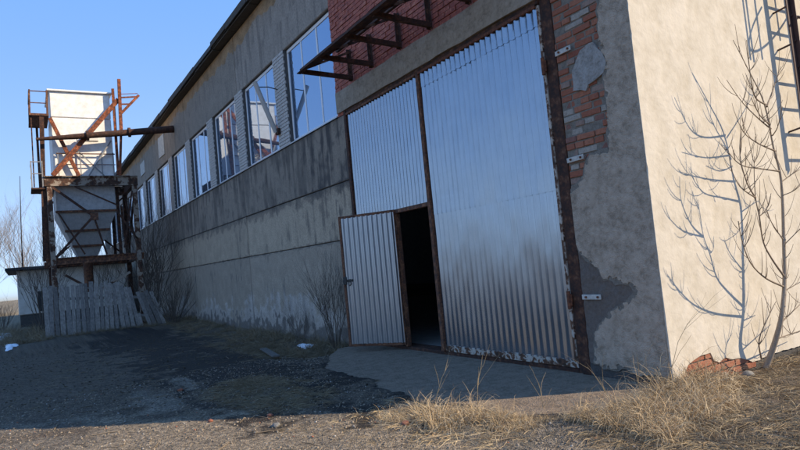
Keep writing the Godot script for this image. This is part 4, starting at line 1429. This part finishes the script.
func spot(x: float, z: float, s: float, r: RandomNumberGenerator, tone := 1.0, lift := 0.0) -> Array:
	var v := r.randf_range(0.75, 1.15) * tone
	return [Transform3D(Basis(Vector3.UP, r.randf() * TAU) * Basis.from_scale(Vector3(s, s * r.randf_range(0.8, 1.2), s)), Vector3(x, height(x, z) + lift - 0.01, z)), Color(v, v, v)]

func build_grass() -> void:
	var r := RandomNumberGenerator.new()
	r.seed = 500
	var upright := []
	var lying := []
	for k in 4:
		upright.append(clump(50, 0.38, 0.1, 0.75, 600 + k, 0.003))
		if k == 3:
			lying.append(clump(22, 0.16, 0.2, 0.3, 640, 0.009, true))
			continue
		lying.append(clump(64, 0.34, 0.18, 0.3, 620 + k, 0.0026, true))
	var up := [[], [], [], []]
	var lie := [[], [], [], []]
	# the big tuft on the edge of the slab
	for k in 60:
		var t := r.randf()
		var x := lerpf(-1.75, -0.35, t) + r.randf_range(-0.08, 0.08)
		var z := lerpf(2.1, 1.62, t) + r.randf_range(-0.18, 0.2)
		var s := (0.55 + 0.6 * sin(PI * clampf(t * 1.1, 0, 1))) * r.randf_range(0.6, 1.0)
		up[k % 4].append(spot(x, z, s, r, 1.3))
	for k in 40:
		lie[k % 4].append(spot(r.randf_range(-2.2, -0.2), lerpf(2.4, 1.5, r.randf()) + r.randf_range(-0.1, 0.15), r.randf_range(0.5, 1.0), r, 1.15))
	for k in 26:
		var gx := r.randf_range(-0.75, 0.1)
		up[k % 4].append(spot(gx, apron_line(gx) + r.randf_range(-0.02, 0.14), r.randf_range(0.3, 0.65), r, 1.1))
	# the corner heap and the litter along the gable
	for k in 210:
		var x := r.randf_range(-0.35, 0.75)
		var z := r.randf_range(0.12, 1.2)
		var s := r.randf_range(0.5, 1.0)
		up[k % 4].append(spot(x, z, s, r, 1.2))
	for k in 60:
		up[k % 4].append(spot(r.randf_range(0.02, 0.35), r.randf_range(-0.6, 0.35), r.randf_range(0.7, 1.35), r))
	for k in 620:
		var x := 0.08 + 2.2 * pow(r.randf(), 0.9)
		var z := r.randf_range(-3.0, 1.4 + 0.3 * x)
		lie[k % 4].append(spot(x, z, r.randf_range(0.45, 1.05), r, r.randf_range(0.6, 1.0)))
	for k in 60:
		up[k % 4].append(spot(r.randf_range(0.1, 2.2), r.randf_range(-2.8, 1.4), r.randf_range(0.25, 0.6), r, 0.85))
	# thin grass in the front grit
	for k in 90:
		lie[k % 4].append(spot(r.randf_range(-2.3, -0.6), r.randf_range(2.3, 3.1), r.randf_range(0.15, 0.4), r))
	# along the long wall and on the yard
	for k in 420:
		var x := -6.5 - 17.0 * pow(r.randf(), 1.4)
		var z := 0.1 + 1.0 * pow(r.randf(), 1.6)
		(up if r.randf() < 0.45 else lie)[k % 4].append(spot(x, z, r.randf_range(0.5, 1.15), r, 0.55))
	for k in 260:
		var a := r.randf() * TAU
		var q := sqrt(r.randf())
		lie[k % 4].append(spot(-4.0 + cos(a) * q * 1.3, 2.6 + sin(a) * q * 0.5, r.randf_range(0.4, 0.9), r, 0.6))
	for k in 150:
		var gx := r.randf_range(-13.0, -2.5)
		var gz := r.randf_range(1.4, 4.6)
		if -gx - 1.1 * gz > 0.6:
			lie[k % 3].append(spot(gx, gz, r.randf_range(0.12, 0.4), r, r.randf_range(0.35, 0.7)))
	for k in 160:
		lie[k % 4].append(spot(r.randf_range(-11.0, -7.0), r.randf_range(0.6, 1.6), r.randf_range(0.5, 1.0), r, 0.5))
	for k in 140:
		up[k % 4].append(spot(r.randf_range(-27.0, -18.6), r.randf_range(4.6, 6.6), r.randf_range(0.7, 1.6), r, 0.6))
	for k in 60:
		up[k % 4].append(spot(r.randf_range(-20.2, -18.9), r.randf_range(1.3, 4.7), r.randf_range(0.5, 1.0), r, 0.5))
	for k in 4:
		scatter("dry_grass", "upright dry straw grass at the slab edge, the corner and the wall foot", upright[k], up[k])
		scatter("dry_grass", "matted dry straw lying on the ground", lying[k], lie[k])
	# loose grit
	var st := begin()
	st.set_smooth_group(1)
	var v := []
	for i in 5:
		var ring := []
		for j in 6:
			var d := Vector3(sin(PI * i / 4.0) * cos(TAU * j / 6.0), cos(PI * i / 4.0) * 0.6, sin(PI * i / 4.0) * sin(TAU * j / 6.0))
			ring.append(d * (1.0 + 0.25 * sin(i * 5.1 + j * 2.7)))
		v.append(ring)
	for i in 4:
		for j in 6:
			quad(st, v[i][j], v[i][(j + 1) % 6], v[i + 1][(j + 1) % 6], v[i + 1][j])
	st.generate_normals()
	st.set_material(M["pebble"])
	var mesh := st.commit()
	var places := []
	for k in 26000:
		var x := r.randf_range(-7.0, 2.0)
		var z := r.randf_range(0.6, 5.6)
		if x > -6.2 and x < 0.1 and z < apron_line(x) + 0.1:
			continue
		var s := 0.003 + 0.012 * pow(r.randf(), 5.0)
		var c := Color(0.42, 0.34, 0.25).lerp(Color(0.13, 0.115, 0.1), r.randf())
		if r.randf() < 0.04:
			c = Color(0.45, 0.42, 0.38)
		if r.randf() < 0.02:
			c = Color(0.4, 0.16, 0.09)
		places.append([Transform3D(Basis.from_euler(Vector3(r.randf(), r.randf() * 6.0, r.randf())) * Basis.from_scale(Vector3.ONE * s), Vector3(x, height(x, z) + s * 0.25, z)), c])
	scatter("gravel", "loose grit and pebbles on the yard", mesh, places)
	places = []
	for k in 9000:
		var x := -1.8 - 15.0 * r.randf()
		var z := r.randf_range(0.5, 5.8)
		if x > -6.4 and z < apron_line(x) + 0.1 or -x - 1.1 * z < -0.1 + 0.8 * r.randf():
			continue
		var s := 0.004 + 0.016 * pow(r.randf(), 4.0)
		var c := Color(0.05, 0.036, 0.023).lerp(Color(0.16, 0.12, 0.075), r.randf())
		if r.randf() < 0.06:
			c = Color(0.24, 0.2, 0.15)
		places.append([Transform3D(Basis.from_euler(Vector3(r.randf(), r.randf() * 6.0, r.randf())) * Basis.from_scale(Vector3(s * r.randf_range(0.7, 1.8), s * 0.7, s)), Vector3(x, height(x, z) + s * 0.2, z)), c])
	scatter("soil_clods", "dark clods and bark crumbs on the black soil", mesh, places)

	# small sticks and stalks lying about
	st = begin()
	tube(st, [Vector3(-0.5, 0, 0), Vector3(-0.1, 0.02, 0.03), Vector3(0.25, 0.0, -0.02), Vector3(0.5, 0.03, 0.02)], [0.02, 0.022, 0.018, 0.01], 4)
	st.generate_normals()
	st.set_material(M["pebble"])
	mesh = st.commit()
	places = []
	for k in 700:
		var x := 1.6 - 14.0 * pow(r.randf(), 0.8)
		var z := r.randf_range(0.4, 5.2)
		if x > -6.3 and x < 0.1 and z < apron_line(x) + 0.05:
			continue
		var l := 0.05 + 0.3 * pow(r.randf(), 2.5)
		places.append([Transform3D(Basis.from_euler(Vector3(0, r.randf() * 6.0, r.randf_range(-0.1, 0.1))) * Basis.from_scale(Vector3(l, minf(l, 0.2), minf(l, 0.25))), Vector3(x, height(x, z) + 0.006, z)), Color(0.34, 0.26, 0.17).lerp(Color(0.1, 0.075, 0.05), r.randf())])
	scatter("stick_litter", "broken sticks and stalks strewn over the yard", mesh, places)

	# single dry weeds that stand out
	var weeds := [[-1.18, 1.45, 0.52, "tall branching dry weed at the right end of the big tuft"], [-1.5, 1.75, 0.42, "dry weed stalk leaning out of the left of the big tuft"], [-0.5, 1.2, 0.4, "forked dry weed standing alone on the slab edge"], [-0.25, 0.55, 0.5, "dry weed stalk before the pier right of the gate"], [-0.05, 0.45, 0.62, "bent dry grass stalk nearest the warehouse corner"], [0.12, 0.35, 0.75, "tallest dry stalk at the sunlit warehouse corner"]]
	for k in weeds.size():
		var q: Array = weeds[k]
		r.seed = 800 + k
		st = begin()
		grow(st, Vector3(q[0], height(q[0], q[1]), q[1]), Vector3(r.randf_range(-0.35, 0.25), 1, r.randf_range(-0.3, 0.3)).normalized(), q[2], 0.004, 1, r, -0.05, 0.45, 4, 4)
		var o := obj("dry_weed", st, M["weed"])
		tag(o, q[3], "weed", "dry weeds")

func _ready() -> void:
	var cam := Camera3D.new()
	cam.name = "camera"
	cam.transform = Transform3D(Basis(Vector3(0.52564651, -0.09395002, -0.84549935), Vector3(0.10044283, 0.99378517, -0.04798196), Vector3(0.84475262, -0.0597028, 0.53181631)), Vector3(3.6556, 1.55, 5.2))
	cam.fov = 40.87
	cam.near = 0.05
	cam.far = 1500.0
	add_child(cam)
	cam.current = true
	var sky_m := ProceduralSkyMaterial.new()
	sky_m.sky_top_color = lin(0.07, 0.168, 0.385)
	sky_m.sky_horizon_color = lin(0.29, 0.385, 0.49)
	sky_m.sky_curve = 0.14
	sky_m.ground_horizon_color = lin(0.2, 0.18, 0.15)
	sky_m.ground_bottom_color = lin(0.15, 0.13, 0.1)
	sky_m.sun_angle_max = 20.0
	var sky := Sky.new()
	sky.sky_material = sky_m
	var e := Environment.new()
	e.background_mode = Environment.BG_SKY
	e.sky = sky
	e.tonemap_mode = Environment.TONE_MAPPER_LINEAR
	e.tonemap_exposure = 2.55
	e.sdfgi_enabled = true
	e.ssao_enabled = true
	e.ssil_enabled = true
	var we := WorldEnvironment.new()
	we.name = "environment"
	we.environment = e
	add_child(we)
	var sun := DirectionalLight3D.new()
	sun.name = "sun"
	sun.light_color = Color(1.0, 0.92, 0.8)
	sun.light_energy = 0.8
	sun.light_angular_distance = 0.5
	sun.shadow_enabled = true
	var el := deg_to_rad(33.0)
	sun.basis = Basis.looking_at(Vector3(-0.68 * cos(el), -sin(el), 0.73 * cos(el)).normalized())
	add_child(sun)

	make_materials()
	mat("weed", lin(0.36, 0.27, 0.15), 0.9)
	build_ground()
	build_warehouse()
	build_gate()
	build_fittings()
	build_silo()
	build_yard()
	build_tree()
	build_plants()
	build_grass()
